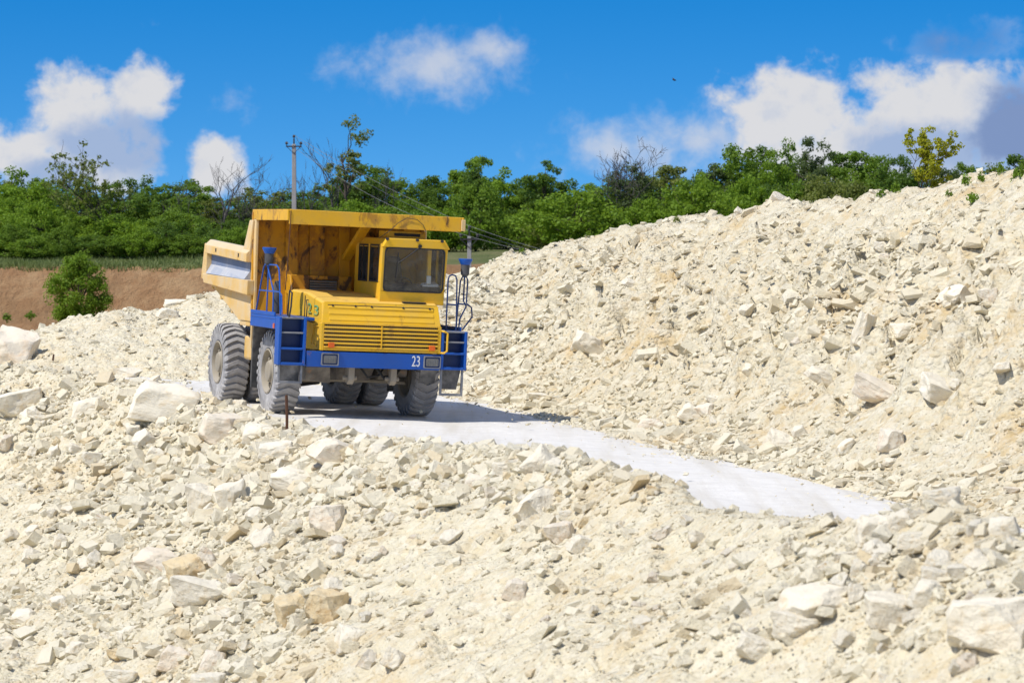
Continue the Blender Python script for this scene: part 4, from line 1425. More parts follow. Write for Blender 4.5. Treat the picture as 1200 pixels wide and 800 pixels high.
# windscreen: glass and its rubber seal
wc, wz, ww, wh_ = (CX0 + CX1) / 2 + 0.01, 2.872, 1.215, 0.85
m = MB()
m.ring(rrect(wc, wz, ww, wh_, 0.09), rrect(wc, wz, ww - 0.055, wh_ - 0.055, 0.07), -0.022, 0.03, lambda q, a: (q[0], yf(q[1]) + a, q[1]))
part(m, 'windscreen_seal', 'black_rubber', cab, bevel=0)
m = MB()
g = rrect(wc, wz, ww - 0.03, wh_ - 0.03, 0.07)
m.add([(q[0], yf(q[1]) + 0.0, q[1]) for q in g], [tuple(range(len(g)))])
part(m, 'windscreen', 'dirty_glass', cab, bevel=0)
# side windows
for (y0, y1) in ((-0.40, 0.30), (-1.245, -0.57)):
    m = MB()
    m.box(CX0 + 0.02, CX0 + 0.026, y0, y1, 2.62, 3.33)
    w = part(m, 'side_window', 'dirty_glass', cab, bevel=0)
    m = MB()
    m.ring([(y0, 2.62), (y1, 2.62), (y1, 3.34), (y0, 3.34)], [(y0 + 0.035, 2.655), (y1 - 0.035, 2.655), (y1 - 0.035, 3.305), (y0 + 0.035, 3.305)],
           CX0 - 0.012, CX0 + 0.035, lambda q, a: (a, q[0], q[1]))
    part(m, 'window_seal', 'black_rubber', cab, bevel=0)
m = MB()
m.box(CX0 - 0.014, CX0 + 0.036, -0.07, -0.03, 2.655, 3.305)
part(m, 'window_bar', 'black_rubber', cab, bevel=0)
m = MB()
m.box(CX1 - 0.03, CX1 - 0.024, -1.35, -0.2, 2.60, 3.36)
part(m, 'side_window', 'dirty_glass', cab, bevel=0)
# wiper
m = MB()
m.tube([(0.86, yf(3.31) - 0.035, 3.315), (0.62, yf(3.15) - 0.05, 3.13), (0.44, yf(3.0) - 0.04, 3.0)], 0.013, 5)
m.tube([(0.435, yf(3.2) - 0.03, 3.20), (0.44, yf(3.0) - 0.03, 3.0), (0.42, yf(2.75) - 0.03, 2.72)], 0.011, 5)
m.lathe([(-0.05, 0.035), (0.0, 0.04)], 8, (0.86, yf(3.33) - 0.01, 3.335), axis='y')
part(m, 'wiper', 'black_rubber', cab, bevel=0)
m = MB()
for x in (0.20, 0.80, 1.30):
    m.lathe([(0, 0.0), (0, 0.03), (0.05, 0.03)], 8, (x, yf(3.45) - 0.05, 3.45), axis='y')
part(m, 'marker_lamp', 'dark_metal', cab, bevel=0)
m = MB()
m.prism(rrect(0.62, 0, 0.48, 0.10, 0.04), 0, 0.012, 'y')
o = part(m, 'vent_slot', 'black_rubber', hood, bevel=0)
o.rotation_euler = (R(-84), 0, 0)
o.location = (0.18, -1.475, 2.262)
# inside the cab
m = MB()
m.box(0.50, 0.98, -0.35, 0.15, 2.30, 2.62)
m.hexa([(0.50, 0.05, 2.62), (0.98, 0.05, 2.62), (0.98, 0.18, 2.62), (0.50, 0.18, 2.62), (0.54, 0.18, 3.12), (0.94, 0.18, 3.12), (0.94, 0.28, 3.12), (0.54, 0.28, 3.12)])
part(m, 'seat', 'cushion', cab, bevel=0.04)
m = MB()
m.hexa([(0.20, -1.25, 2.30), (1.36, -1.25, 2.30), (1.36, -0.85, 2.30), (0.20, -0.85, 2.30), (0.20, -1.30, 2.56), (1.36, -1.30, 2.56), (1.36, -1.0, 2.62), (0.20, -1.0, 2.62)])
part(m, 'dashboard', 'interior', cab)
m = MB()
ringp = [(0.74 + 0.16 * math.cos(R(a)), -0.86 + 0.09 * math.sin(R(a)), 2.62 + 0.10 * math.sin(R(a))) for a in range(0, 361, 24)]
m.tube(ringp, 0.016, 6)
m.tube([(0.74, -1.0, 2.5), (0.74, -0.86, 2.62)], 0.025, 6)
m.tube([(0.59, -0.86, 2.62), (0.89, -0.86, 2.62)], 0.014, 6)
part(m, 'steering_wheel', 'interior', cab, bevel=0)
m = MB()
m.box(1.09, 1.16, -1.30, -1.26, 2.78, 3.29)
part(m, 'sun_visor_post', 'yellow', cab, bevel=0)

m = MB()
m.box(1.08, 1.17, -1.32, -1.27, 2.62, 2.78)
part(m, 'document_box', 'white_paint', cab)
m = MB()
m.hexa([(1.00, -1.30, 2.565), (1.34, -1.30, 2.565), (1.34, -1.05, 2.60), (1.02, -1.05, 2.60), (1.02, -1.29, 2.60), (1.33, -1.28, 2.62), (1.32, -1.06, 2.66), (1.05, -1.06, 2.64)])
part(m, 'bright_patch', 'white_paint', cab)  # white piece added to make a bright patch low in the windscreen

# --- decks, steps and hand rails
for side, sx, xo, xi, ztop in (('left', -1, 1.92, 1.15, 1.90), ('right', 1, 1.82, 1.28, 1.74)):
    m = MB()
    m.box(sx * xo, sx * xi, -1.46, 0.72, ztop - 0.06, ztop)
    m.box(sx * xo, sx * (xo - 0.05), -1.46, 0.74, ztop - 0.24, ztop - 0.06)
    deck = part(m, 'deck', 'blue')
    m = MB()
    m.box(sx * (xo + 0.004), sx * (xo - 0.03), -1.36, 0.74, ztop, ztop + 0.075)
    part(m, 'toe_board', 'blue', deck)
    # step box
    a, b = sx * xo, sx * (1.385 if sx < 0 else 1.295)
    x0, x1 = min(a, b), max(a, b)
    st = empty('steps', (0, 0, 0), T)
    z0 = 1.0
    m = MB()
    m.box(x0, x0 + 0.055, -1.80, -1.47, z0, ztop)
    m.box(x1 - 0.055, x1, -1.80, -1.47, z0, ztop)
    m.box(x0 + 0.055, x1 - 0.055, -1.80, -1.76, z0, z0 + 0.055)
    m.box(x0 + 0.055, x1 - 0.055, -1.80, -1.76, z0 + 0.29, z0 + 0.335)
    part(m, 'step_frame', 'blue', st)
    m = MB()
    m.box(x0 + 0.055, x1 - 0.055, -1.55, -1.50, z0 + 0.01, ztop - 0.01)
    part(m, 'step_back', 'blue_dark_shade', st, bevel=0)  # shade of the step openings painted into its blue
    for zz in (z0 + 0.30, z0 + 0.31 + (ztop - z0 - 0.33) * 0.5, ztop - 0.03):
        m = MB()
        m.box(x0 + 0.057, x1 - 0.057, -1.785, -1.55, zz, zz + 0.03)
        part(m, 'step', 'frame_grey' if zz > z0 + 0.4 else 'blue', st, bevel=0.005)
    # flexible bottom step and flap
    m = MB()
    m.box(x0 + 0.03, x0 + 0.07, -1.72, -1.66, 0.50 if sx > 0 else 0.66, z0)
    m.box(x1 - 0.07, x1 - 0.03, -1.72, -1.66, 0.50 if sx > 0 else 0.66, z0)
    m.box(x0 + 0.07, x1 - 0.07, -1.72, -1.66, 0.50 if sx > 0 else 0.66, 0.545 if sx > 0 else 0.70)
    part(m, 'lower_step', 'frame_grey', st, bevel=0.005)
    m = MB()
    zb = 0.62 if sx > 0 else 0.70
    m.hexa([(x0 + 0.075, -1.60, zb), (x1 - 0.13 if sx > 0 else x1 - 0.075, -1.60, zb), (x1 - 0.13 if sx > 0 else x1 - 0.075, -1.575, zb), (x0 + 0.075, -1.575, zb),
            (x0 + 0.075, -1.66, z0), (x1 - 0.075, -1.66, z0), (x1 - 0.075, -1.635, z0), (x0 + 0.075, -1.635, z0)])
    part(m, 'rubber_flap', 'rubber_flap', st, bevel=0)

m = MB()
m.hexa([(0.98, -1.40, 0.72), (1.30, -1.40, 0.72), (1.30, -1.37, 0.72), (0.98, -1.37, 0.72), (0.98, -1.55, 1.0), (1.30, -1.55, 1.0), (1.30, -1.52, 1.0), (0.98, -1.52, 1.0)])
part(m, 'rubber_flap', 'rubber_flap', T, bevel=0)
m = MB()
m.prism(rrect(-1.37, 1.72, 0.10, 0.09, 0.01, 2), -1.935, -1.915)
part(m, 'marker_lamp', 'orange_lens', T, bevel=0)


def rail(name, paths, r=0.015, mat='blue'):
    m = MB()
    for p in paths:
        m.tube(p, r, 7)
    return part(m, name, mat, T, smooth=True, bevel=0)


X = -1.88
rail('handrail', [
    [(X, 0.45, 1.93), (X, 0.18, 2.36), (X, -0.10, 2.80), (X, -0.20, 2.86), (X, -1.20, 2.86), (X, -1.40, 2.80), (X, -1.46, 2.70), (X, -1.70, 1.93)],
    [(X, 0.20, 2.36), (X, -1.55, 2.36), (X, -1.72, 2.30), (X, -1.80, 1.95)],
    [(X, -0.50, 1.93), (X, -0.52, 2.86)],
    [(X, -1.05, 1.93), (X, -1.02, 2.36), (X, -0.42, 2.84)]])
rail('grab_rail', [[(-1.72, -1.74, 1.90), (-1.72, -1.84, 2.10), (-1.70, -1.80, 2.36), (-1.70, -1.60, 2.40), (-1.70, -1.52, 1.92)]], 0.018, 'dark_metal')
rail('grab_rail', [[(1.46, -1.50, 1.74), (1.46, -1.50, 2.72), (1.48, -1.50, 2.79), (1.54, -1.50, 2.82), (1.61, -1.50, 2.80), (1.64, -1.50, 2.72), (1.67, -1.50, 1.74)],
                   [(1.46, -1.50, 2.25), (1.66, -1.50, 2.24)]], 0.016, 'blue_dark_shade')  # right rail coloured as if in shade
rail('handrail', [[(1.70, -1.35, 1.74), (1.76, -1.33, 2.70), (1.80, -1.33, 2.79), (1.88, -1.33, 2.79), (1.91, -1.33, 2.72), (1.90, -1.33, 2.28)],
                  [(1.73, -1.34, 2.26), (1.92, -1.33, 2.26), (2.01, -1.33, 2.20), (2.03, -1.33, 2.02), (1.84, -1.33, 1.76)],
                  [(1.84, -1.33, 2.80), (1.84, -1.33, 2.32), (1.90, -1.33, 2.22), (1.78, -1.34, 1.98), (1.76, -1.34, 1.76)]], 0.016, 'blue_dark_shade')  # same blue, with the shade put into its colour
rail('grab_handle', [[(1.292, -1.78, 1.74), (1.33, -1.86, 1.73), (1.39, -1.86, 1.70), (1.39, -1.86, 1.36), (1.33, -1.86, 1.32), (1.292, -1.78, 1.32)]], 0.020, 'yellow')
for (x, y, zb, sm) in ((-1.88, -0.52, 2.87, 'blue'), (1.845, -1.33, 2.82, 'blue')):
    m = MB()
    m.lathe([(zb - 0.02, 0.05), (zb + 0.02, 0.085), (zb + 0.20, 0.088), (zb + 0.22, 0.08)], 16, (x, y, 0), axis='z')
    b_ = part(m, 'intake_stack', 'stack_metal', T, smooth=True, bevel=0)
    m = MB()
    m.lathe([(zb + 0.20, 0.09), (zb + 0.285, 0.135), (zb + 0.31, 0.138), (zb + 0.318, 0.128)], 18, (x, y, 0), axis='z')
    part(m, 'stack_cap', 'blue', b_, smooth=True, bevel=0)
m = MB()
m.lathe([(1.93, 0.075), (2.45, 0.075), (2.50, 0.055), (2.56, 0.03)], 14, (-1.70, -0.50, 0), axis='z')
part(m, 'fire_extinguisher', 'stack_metal', T, smooth=True, bevel=0)

# --- dump body
body = empty('dump_body', (0, 0, 0), T)
m = MB()
m.box(-1.72, 1.72, -1.36, 1.62, 3.865, 3.92)
m.hexa([(-1.72, -1.42, 3.645), (1.70, -1.42, 3.645), (1.70, -1.36, 3.645), (-1.72, -1.36, 3.645),
        (-1.72, -1.42, 3.925), (1.70, -1.42, 3.925), (1.70, -1.36, 3.925), (-1.72, -1.36, 3.925)])
m.box(-1.76, -1.72, -1.42, 1.66, 3.71, 3.922)
m.box(1.72, 1.76, -1.42, 1.66, 3.71, 3.922)
canopy = part(m, 'canopy', 'yellow_body', body)
m = MB()
m.box(1.70, 1.785, -1.45, -1.33, 3.66, 3.88)
part(m, 'lip_end', 'yellow_faded', body)
# front wall leaning forward to the canopy
m = MB()
m.hexa([(-1.80, 1.20, 1.72), (1.80, 1.20, 1.72), (1.80, 1.28, 1.72), (-1.80, 1.28, 1.72),
        (-1.78, 1.55, 3.87), (1.78, 1.55, 3.87), (1.78, 1.63, 3.87), (-1.78, 1.63, 3.87)])
part(m, 'front_wall', 'yellow_wall', body)


def wy(z):
    return 1.20 + 0.35 * (z - 1.72) / 2.15


for (xa, xb) in ((-1.12, -0.88), (-0.63, -0.33), (-0.03, 0.18), (0.75, 0.95), (1.30, 1.50)):
    m = MB()
    za, zb2 = 1.80, 3.85
    m.hexa([(xa, wy(za) - 0.12, za), (xb, wy(za) - 0.12, za), (xb, wy(za), za), (xa, wy(za), za),
            (xa, wy(zb2) - 0.12, zb2), (xb, wy(zb2) - 0.12, zb2), (xb, wy(zb2), zb2), (xa, wy(zb2), zb2)])
    m.box(xa + 0.01, xb - 0.01, -1.35, wy(3.8) - 0.12, 3.76, 3.862)
    part(m, 'wall_rib', 'yellow_wall', body)
m = MB()
m.hexa([(0.02, 1.28, 3.00), (0.20, 1.28, 3.00), (0.20, 1.42, 3.05), (0.02, 1.42, 3.05),
        (0.02, -0.35, 3.70), (0.20, -0.35, 3.70), (0.20, -0.25, 3.76), (0.02, -0.25, 3.76)])
part(m, 'diagonal_brace', 'yellow_body', body)

# side walls: plate, boxed rails and the recessed panel between them
for sx in (-1, 1):
    xp = sx * 1.76

    def sp(poly, x0, x1, name, mat, bevel=0.012):
        m = MB()
        m.prism(poly, sx * x0, sx * x1)
        return part(m, name, mat, body, bevel=bevel)
    sp([(1.20, 1.72), (2.55, 1.72), (5.9, 2.50), (5.6, 3.10), (1.62, 3.02), (1.50, 3.75), (1.30, 3.75), (1.22, 2.3)], 1.70, 1.76, 'side_wall', 'yellow_faded')
    # top rail with a sloping dusty shoulder
    m = MB()
    a, b = (1.50, 0.0), (5.55, 0.14)
    prof = [(1.70, 3.16), (1.78, 3.16), (1.89, 3.05), (1.89, 2.88), (1.762, 2.88), (1.762, 3.06)]
    vs = [(sx * x, a[0], z + a[1]) for x, z in prof] + [(sx * x, b[0], z + b[1] - 0.0) for x, z in prof]
    n = len(prof)
    m.add(vs, [tuple(range(n)), tuple(range(2 * n - 1, n - 1, -1))] + [(i, i + n, (i + 1) % n + n, (i + 1) % n) for i in range(n)])
    rl = part(m, 'top_rail', 'yellow_faded', body)
    for yy in (2.2, 4.4):
        m = MB()
        m.box(sx * 1.892, sx * 1.90, yy - 0.04, yy + 0.04, 2.95 + 0.035 * (yy - 1.5), 3.02 + 0.035 * (yy - 1.5))
        part(m, 'rail_slot', 'dark_metal', body, bevel=0)
    m = MB()
    m.hexa([(sx * 1.764, 1.6, 2.68), (sx * 1.776, 1.6, 2.68), (sx * 1.776, 5.35, 2.78), (sx * 1.764, 5.35, 2.78),
            (sx * 1.764, 1.6, 2.875), (sx * 1.776, 1.6, 2.875), (sx * 1.776, 5.35, 3.01), (sx * 1.764, 5.35, 3.01)])
    part(m, 'recessed_panel', 'blue_grey', body, bevel=0, label='blue-grey recessed panel on the body side')
    m = MB()
    m.hexa([(sx * 1.764, 1.6, 2.54), (sx * 1.89, 1.6, 2.54), (sx * 1.89, 5.35, 2.60), (sx * 1.764, 5.35, 2.60),
            (sx * 1.764, 1.6, 2.69), (sx * 1.782, 1.6, 2.69), (sx * 1.782, 5.35, 2.79), (sx * 1.764, 5.35, 2.79)])
    part(m, 'dusty_ledge', 'worn_panel', body, bevel=0, label='white dusty ledge under the recessed panel')
    m = MB()
    m.hexa([(sx * 1.762, 1.25, 2.24), (sx * 1.90, 1.25, 2.24), (sx * 1.90, 5.5, 2.40), (sx * 1.762, 5.5, 2.40),
            (sx * 1.762, 1.25, 2.53), (sx * 1.90, 1.25, 2.53), (sx * 1.90, 5.65, 2.59), (sx * 1.762, 5.65, 2.59)])
    part(m, 'lower_rail', 'yellow_faded', body)
    m = MB()
    m.prism([(5.36, 2.42), (5.85, 2.50), (5.60, 3.22), (5.36, 3.20)], sx * 1.764, sx * 1.885)
    part(m, 'end_post', 'yellow_faded', body)
    m = MB()
    m.hexa([(sx * 1.60, 1.6, 1.62), (sx * 1.74, 1.6, 1.62), (sx * 1.74, 2.5, 1.62), (sx * 1.60, 2.5, 1.62),
            (sx * 1.60, 1.6, 1.715), (sx * 1.74, 1.6, 1.715), (sx * 1.74, 2.5, 1.715), (sx * 1.60, 2.5, 1.715)])
    part(m, 'wear_strip', 'yellow_faded', body)
    for (yy, zz) in ((3.4, 1.83), (4.5, 2.08), (5.4, 2.28)):
        m = MB()
        m.box(sx * 1.40, sx * 1.72, yy, yy + 0.12, zz, zz + 0.12)
        part(m, 'bracket', 'yellow_faded', body)
    # slanting corner edge up to the canopy
    m = MB()
    m.hexa([(sx * 1.763, 1.50, 3.02), (sx * 1.83, 1.50, 3.02), (sx * 1.83, 2.15, 3.02), (sx * 1.763, 2.15, 3.02),
            (sx * 1.763, 1.42, 3.71), (sx * 1.80, 1.42, 3.71), (sx * 1.80, 1.72, 3.71), (sx * 1.763, 1.72, 3.71)])
    part(m, 'corner_post', 'yellow_faded', body)
m = MB()
m.hexa([(-1.70, 1.25, 1.68), (1.70, 1.25, 1.68), (1.70, 6.05, 2.52), (-1.70, 6.05, 2.52),
        (-1.70, 1.25, 1.76), (1.70, 1.25, 1.76), (1.70, 6.05, 2.60), (-1.70, 6.05, 2.60)])
part(m, 'floor_plate', 'worn_panel', body)
for y in (1.9, 2.8, 3.7, 4.6, 5.5):
    m = MB()
    z = 1.68 + 0.175 * (y - 1.25)
    m.box(-1.45, 1.45, y - 0.09, y + 0.09, z - 0.16, z + 0.02)
    part(m, 'floor_beam', 'yellow_body', body)

# loose cable on the lip and a rope hanging from its corner
m = MB()
cpts = [(0.10, -1.30, 3.46), (0.28, -1.435, 3.62), (0.42, -1.44, 3.76), (0.60, -1.44, 3.865), (0.80, -1.44, 3.84), (0.93, -1.44, 3.74), (0.98, -1.43, 3.64)]
m.tube(cpts, 0.006, 5)
part(m, 'cable', 'dark_metal', T, bevel=0)
m = MB()
m.tube([(-1.70, -1.43, 3.90), (-1.70, -1.43, 3.60), (-1.72, -1.44, 3.0), (-1.75, -1.45, 2.4)], 0.009, 5)
part(m, 'cable', 'rust_steel', T, bevel=0)

# lengths behind the nose, measured again against the wheelbase
FIXED = {'chassis_frame', 'front_axle', 'rear_axle', 'tie_rod', 'suspension_cylinder', 'wheel', 'tyre', 'bolt_ring', 'wheel_disc', 'mud_guard', 'edge_strip',
         'fuel_tank', 'hydraulic_tank', 'transmission_case', 'oil_pan', 'gearbox', 'body_guide', 'hoist_cylinder'}


def squeeze(y):
    return y if y < -1.75 else -1.75 + (y + 1.75) * 0.84


for o in T.children_recursive:
    if o.name.split('.')[0] in FIXED or o.type != 'MESH':
        continue
    if o.location.length > 1e-6:
        o.location.y = squeeze(o.location.y)
    else:
        for v in o.data.vertices:
            v.co.y = squeeze(v.co.y)

# ------------------------------------------------------------------ trees
def leaf_cloud(r, centres, radii, per, size, flat=0.8):
    """leaf-sized quads gathered in clumps"""
    C = np.repeat(np.asarray(centres), per, 0)
    rad = np.repeat(np.asarray(radii), per)
    n = len(C)
    d = r.normal(0, 1, (n, 3))
    d /= np.linalg.norm(d, axis=1)[:, None]
    P = C + d * (rad * r.random(n) ** 0.45)[:, None] * np.array([1, 1, flat])
    nrm = r.normal(0, 1, (n, 3)) * np.array([1, 1, 0.8]) + np.array([0, 0, 0.7]) + d * 0.8
    nrm /= np.linalg.norm(nrm, axis=1)[:, None]
    t = np.cross(nrm, r.normal(0, 1, (n, 3)))
    t /= np.linalg.norm(t, axis=1)[:, None] + 1e-9
    b = np.cross(nrm, t)
    s = (size * r.uniform(0.6, 1.35, n))[:, None]
    v = np.stack([P - t * s, P - b * s * 0.55 + nrm * s * 0.12, P + t * s, P + b * s * 0.55 + nrm * s * 0.12], 1).reshape(-1, 3)
    f = np.arange(4 * n).reshape(n, 4)
    return v, f


def limb(mb, p0, p1, r0, r1, rg, wob=0.12, n=5, sides=6):
    p0, p1 = Vector(p0), Vector(p1)
    L = (p1 - p0).length
    pts, rs = [], []
    for i in range(n + 1):
        t = i / n
        q = p0.lerp(p1, t)
        k = math.sin(math.pi * t) * L * wob
        q = q + Vector((rg.uniform(-k, k), rg.uniform(-k, k), rg.uniform(-k, k) * 0.5 + 0.10 * L * math.sin(math.pi * t)))
        pts.append(q)
        rs.append(r0 + (r1 - r0) * t)
    mb.tube(pts, rs, sides)
    return pts


def make_leafy(seed, h, cr, base=0.25, nclump=46, per=42, leaf=0.16, trunk_r=0.13, ragged=0.25, clump=0.55, top=1.0):
    """unit tree standing at the origin -> (trunk mesh, crown mesh)"""
    rg_, r = random.Random(seed), np.random.default_rng(seed)
    cs, rad = [], []
    zc, hh = h * (base + 1) / 2, h * (1 - base) / 2
    while len(cs) < nclump:
        p = r.normal(0, 1, 3)
        p /= np.linalg.norm(p)
        k = r.uniform(0.35, 1.0) ** 0.6 * (1 + ragged * r.normal())
        q = np.array([p[0] * cr * k, p[1] * cr * k, zc + p[2] * hh * min(k, 1.12)])
        w = np.interp((q[2] - h * base) / (h * (1 - base)), [0, 0.35, 0.7, 1.0], [0.75, 1.0, 0.85, 0.55 * top])
        q[0] *= w
        q[1] *= w
        if q[2] < h * base * 0.7:
            continue
        cs.append(q)
        rad.append(clump * r.uniform(0.55, 1.2))
    mb = MB()
    tp = limb(mb, (0, 0, -0.3), (rg_.uniform(-.1, .1) * h, rg_.uniform(-.1, .1) * h, h * 0.72), trunk_r, trunk_r * 0.35, rg_, 0.04, 6, 7)
    for i in range(0, nclump, 3):
        c = Vector(cs[i])
        j = min(len(tp) - 1, max(1, int(len(tp) * (0.25 + 0.5 * c.z / h) * 0.85)))
        limb(mb, tp[j], c, trunk_r * 0.38, 0.015, rg_, 0.10, 4, 5)
    v, f = leaf_cloud(r, cs, rad, per, leaf)
    kz = h / np.percentile(v[:, 2], 99.3)
    kx = 2 * cr / (np.percentile(np.hypot(v[:, 0], v[:, 1]), 93) * 2)
    tm = mb.mesh('trunk')
    S = np.array([kx, kx, kz])
    for q in tm.vertices:
        q.co = Vector(np.array(q.co) * S)
    cm = np_mesh('crown', v * S, [f], True)
    return tm, cm


def make_bare(seed, h, spread=0.6, depth=5, leafy=0, leaf=0.12, trunk_r=0.13, per=10, lean=0.0, clump=0.3):
    """open branching tree, with few or no leaves"""
    rg_, r = random.Random(seed), np.random.default_rng(seed)
    mb = MB()
    tips = []

    def grow(p, d, L, rad, lev):
        pts = [p]
        q = p.copy()
        dd = d.copy()
        for i in range(3):
            dd = (dd + Vector((rg_.gauss(0, .13), rg_.gauss(0, .13), rg_.gauss(0.03, .08)))).normalized()
            q = q + dd * (L / 3)
            pts.append(q.copy())
        mb.tube(pts, [rad * (1 - 0.14 * i) for i in range(4)], 6 if lev < 2 else 4)
        tips.append((pts[-1], lev))
        if lev >= depth:
            return
        for k in range(rg_.choice((2, 2, 3)) if lev > 0 else 4):
            side = Vector((rg_.gauss(0, 1), rg_.gauss(0, 1), rg_.gauss(0.1, .5))).normalized()
            nd = (dd * (1 - spread * 0.5) + side * spread + Vector((0, 0, 0.16))).normalized()
            st = pts[-1] if k == 0 else pts[rg_.choice((1, 2, 3))]
            grow(st, nd, L * rg_.uniform(0.62, 0.86), max(rad * 0.58, 0.014), lev + 1)

    grow(Vector((0, 0, -0.3)), Vector((lean, 0, 1)).normalized(), h * 0.34, trunk_r, 0)
    tm = mb.mesh('trunk')
    zmax = max(v.co.z for v in tm.vertices)
    k = h / zmax
    for v in tm.vertices:
        v.co *= k
    cm = None
    if leafy:
        cand = [np.array(t[0]) * k for t in tips if t[1] >= depth - 2]
        r.shuffle(cand)
        cs = cand[:leafy]
        v, f = leaf_cloud(r, cs, [clump * r.uniform(0.6, 1.3) for _ in cs], per, leaf)
        cm = np_mesh('crown', v, [f], True)
    return tm, cm


def place_tree(meshes, name, loc, scale, rz, label, leafm=None, barkm='bark', group=None, cat='tree', crown='crown', trunk='trunk'):
    e = empty(name, loc)
    tag(e, label, cat, group)
    e.rotation_euler = (0, 0, rz)
    e.scale = scale
    tm, cm = meshes
    for me, nm, mt in ((tm, trunk, barkm), (cm, crown, leafm)):
        if me is None:
            continue
        o = bpy.data.objects.new(nm, me)
        if len(me.materials) == 0:
            me.materials.append(None)
        COL.objects.link(o)
        o.parent = e
        o.material_slots[0].link = 'OBJECT'
        o.material_slots[0].material = MATS[mt]
    return e


def far_ground(px, dist):
    x = (px - 600) / F_PX * dist
    return np.array([x, dist, float(far_z(np.array([x]), np.array([float(dist)]))[0])])


def tree_at(meshes, name, px, top_py, width_px, dist, unit_h, unit_w, rz, label, leafm, barkm='bark', group=None, **kw):
    P = far_ground(px, dist)
    H_ = at(px, top_py, dist)[2] - P[2]
    W_ = width_px * dist / F_PX
    return place_tree(meshes, name, tuple(P), (W_ / unit_w, W_ / unit_w, H_ / unit_h), rz, label, leafm, barkm, group, **kw)


TALL = [make_leafy(500 + i, 6.0, 2.3, 0.12, 110, 90, 0.105, 0.14, 0.24, 0.56) for i in range(5)]
AIRY = [make_leafy(520 + i, 6.0, 2.0, 0.2, 66, 80, 0.10, 0.12, 0.34, 0.48) for i in range(4)]
BUSH = [make_leafy(540 + i, 3.2, 2.3, 0.04, 110, 80, 0.085, 0.08, 0.16, 0.50) for i in range(5)]
UW = {'t': 4.6, 'a': 4.0, 'b': 4.6}

top_x = [-60, 0, 60, 100, 140, 190, 250, 300, 360, 420, 470, 500, 540, 560, 600, 630, 660, 700, 740, 790, 820, 850, 900, 950, 990, 1030, 1060, 1120, 1280]
top_y = [205, 208, 206, 216, 222, 214, 236, 232, 222, 205, 208, 216, 208, 192, 214, 198, 228, 228, 205, 205, 208, 184, 180, 174, 187, 192, 197, 192, 200]
rt = random.Random(21)


def seg(px):
    return 'left of the power pole' if px < 335 else 'behind the truck' if px < 600 else 'beyond the white heap'


px = -50
while px < 1250:
    ty = float(np.interp(px, top_x, top_y)) + rt.uniform(-12, 8)
    airy = rt.random() < 0.35
    ms = rt.choice(AIRY if airy else TALL)
    leafm = rt.choices(['leaf_dark', 'leaf_mid', 'leaf_fresh', 'leaf_grey', 'leaf_olive'], [0.34, 0.30, 0.10, 0.16, 0.10])[0]
    g = 'back row of trees ' + seg(px)
    tree_at(ms, 'leafy_tree', px, ty, rt.uniform(58, 92), rt.uniform(211, 226), 6.0, UW['a'] if airy else UW['t'], rt.uniform(0, 6.28),
            'green tree in the taller back row of the treeline ' + seg(px), leafm, group=g)
    px += rt.uniform(20, 32)
px = -45
while px < 1250:
    ty = float(np.interp(px, top_x, top_y)) + rt.uniform(22, 46)
    leafm = rt.choices(['leaf_mid', 'leaf_fresh', 'leaf_dark', 'leaf_olive'], [0.36, 0.40, 0.14, 0.10])[0]
    g = 'front row of trees ' + seg(px)
    tree_at(rt.choice(BUSH), 'bushy_tree', px, ty, rt.uniform(56, 96), rt.uniform(198, 207), 3.2, UW['b'], rt.uniform(0, 6.28),
            'low bushy tree in the front row of the treeline ' + seg(px), leafm, group=g)
    px += rt.uniform(24, 38)
px = -45
while px < 340:
    leafm = rt.choice(['leaf_mid', 'leaf_fresh', 'leaf_dark'])
    tree_at(rt.choice(BUSH), 'shrub', px, rt.uniform(258, 278), rt.uniform(44, 70), rt.uniform(189, 193), 3.2, UW['b'], rt.uniform(0, 6.28),
            'green shrub along the grassy edge left of the power pole', leafm, group='shrubs along the grassy edge', cat='shrub')
    px += rt.uniform(22, 34)

# single trees that stand out
openL = make_bare(611, 8.0, 0.62, 5, 90, 0.13, 0.10, 14, clump=0.35)
tree_at(openL, 'open_tree', 146, 166, 110, 205, 8.0, 6.5, 0.4, 'thin tree with open branches and few leaves rising above the left treeline', 'leaf_olive')
openL2 = make_bare(614, 8.0, 0.6, 4, 60, 0.13, 0.09, 18, clump=0.4)
tree_at(openL2, 'open_tree', 103, 182, 60, 207, 8.0, 6.0, 1.4, 'sparse yellowish tree just left of the thin open tree', 'leaf_olive')
dead = make_bare(623, 7.0, 0.60, 5, 0, trunk_r=0.12)
tree_at(dead, 'bare_tree', 258, 180, 78, 204, 7.0, 5.6, 0.0, 'bare dead tree against the small white cloud', None, 'bark_dead')
dead2 = make_bare(627, 7.0, 0.66, 5, 0, trunk_r=0.10)
tree_at(dead2, 'bare_tree', 310, 192, 80, 206, 7.0, 5.6, 2.0, 'bare tangled tree left of the power pole', None, 'bark_dead')
dead3 = make_bare(629, 7.0, 0.5, 5, 0, trunk_r=0.10)
tree_at(dead3, 'bare_tree', 366, 180, 52, 206, 7.0, 5.0, 4.0, 'bare upright tree just right of the power pole', None, 'bark_dead')
for (bx, by, bw, rz, lab) in ((210, 205, 60, 1.1, 'thin bare branches left of the dead tree by the small cloud'), (286, 206, 56, 3.3, 'thin bare branches right of the dead tree by the small cloud'),
                             (336, 200, 50, 5.1, 'thin bare branches directly left of the power pole'), (452, 186, 50, 0.9, 'thin bare branches right of the tallest ragged tree')):
    tree_at(dead2, 'bare_tree', bx, by, bw, 207, 7.0, 5.6, rz, lab, None, 'bark_dead')
tallm = make_leafy(640, 9.0, 1.7, 0.30, 34, 60, 0.10, 0.13, 0.5, 0.42)
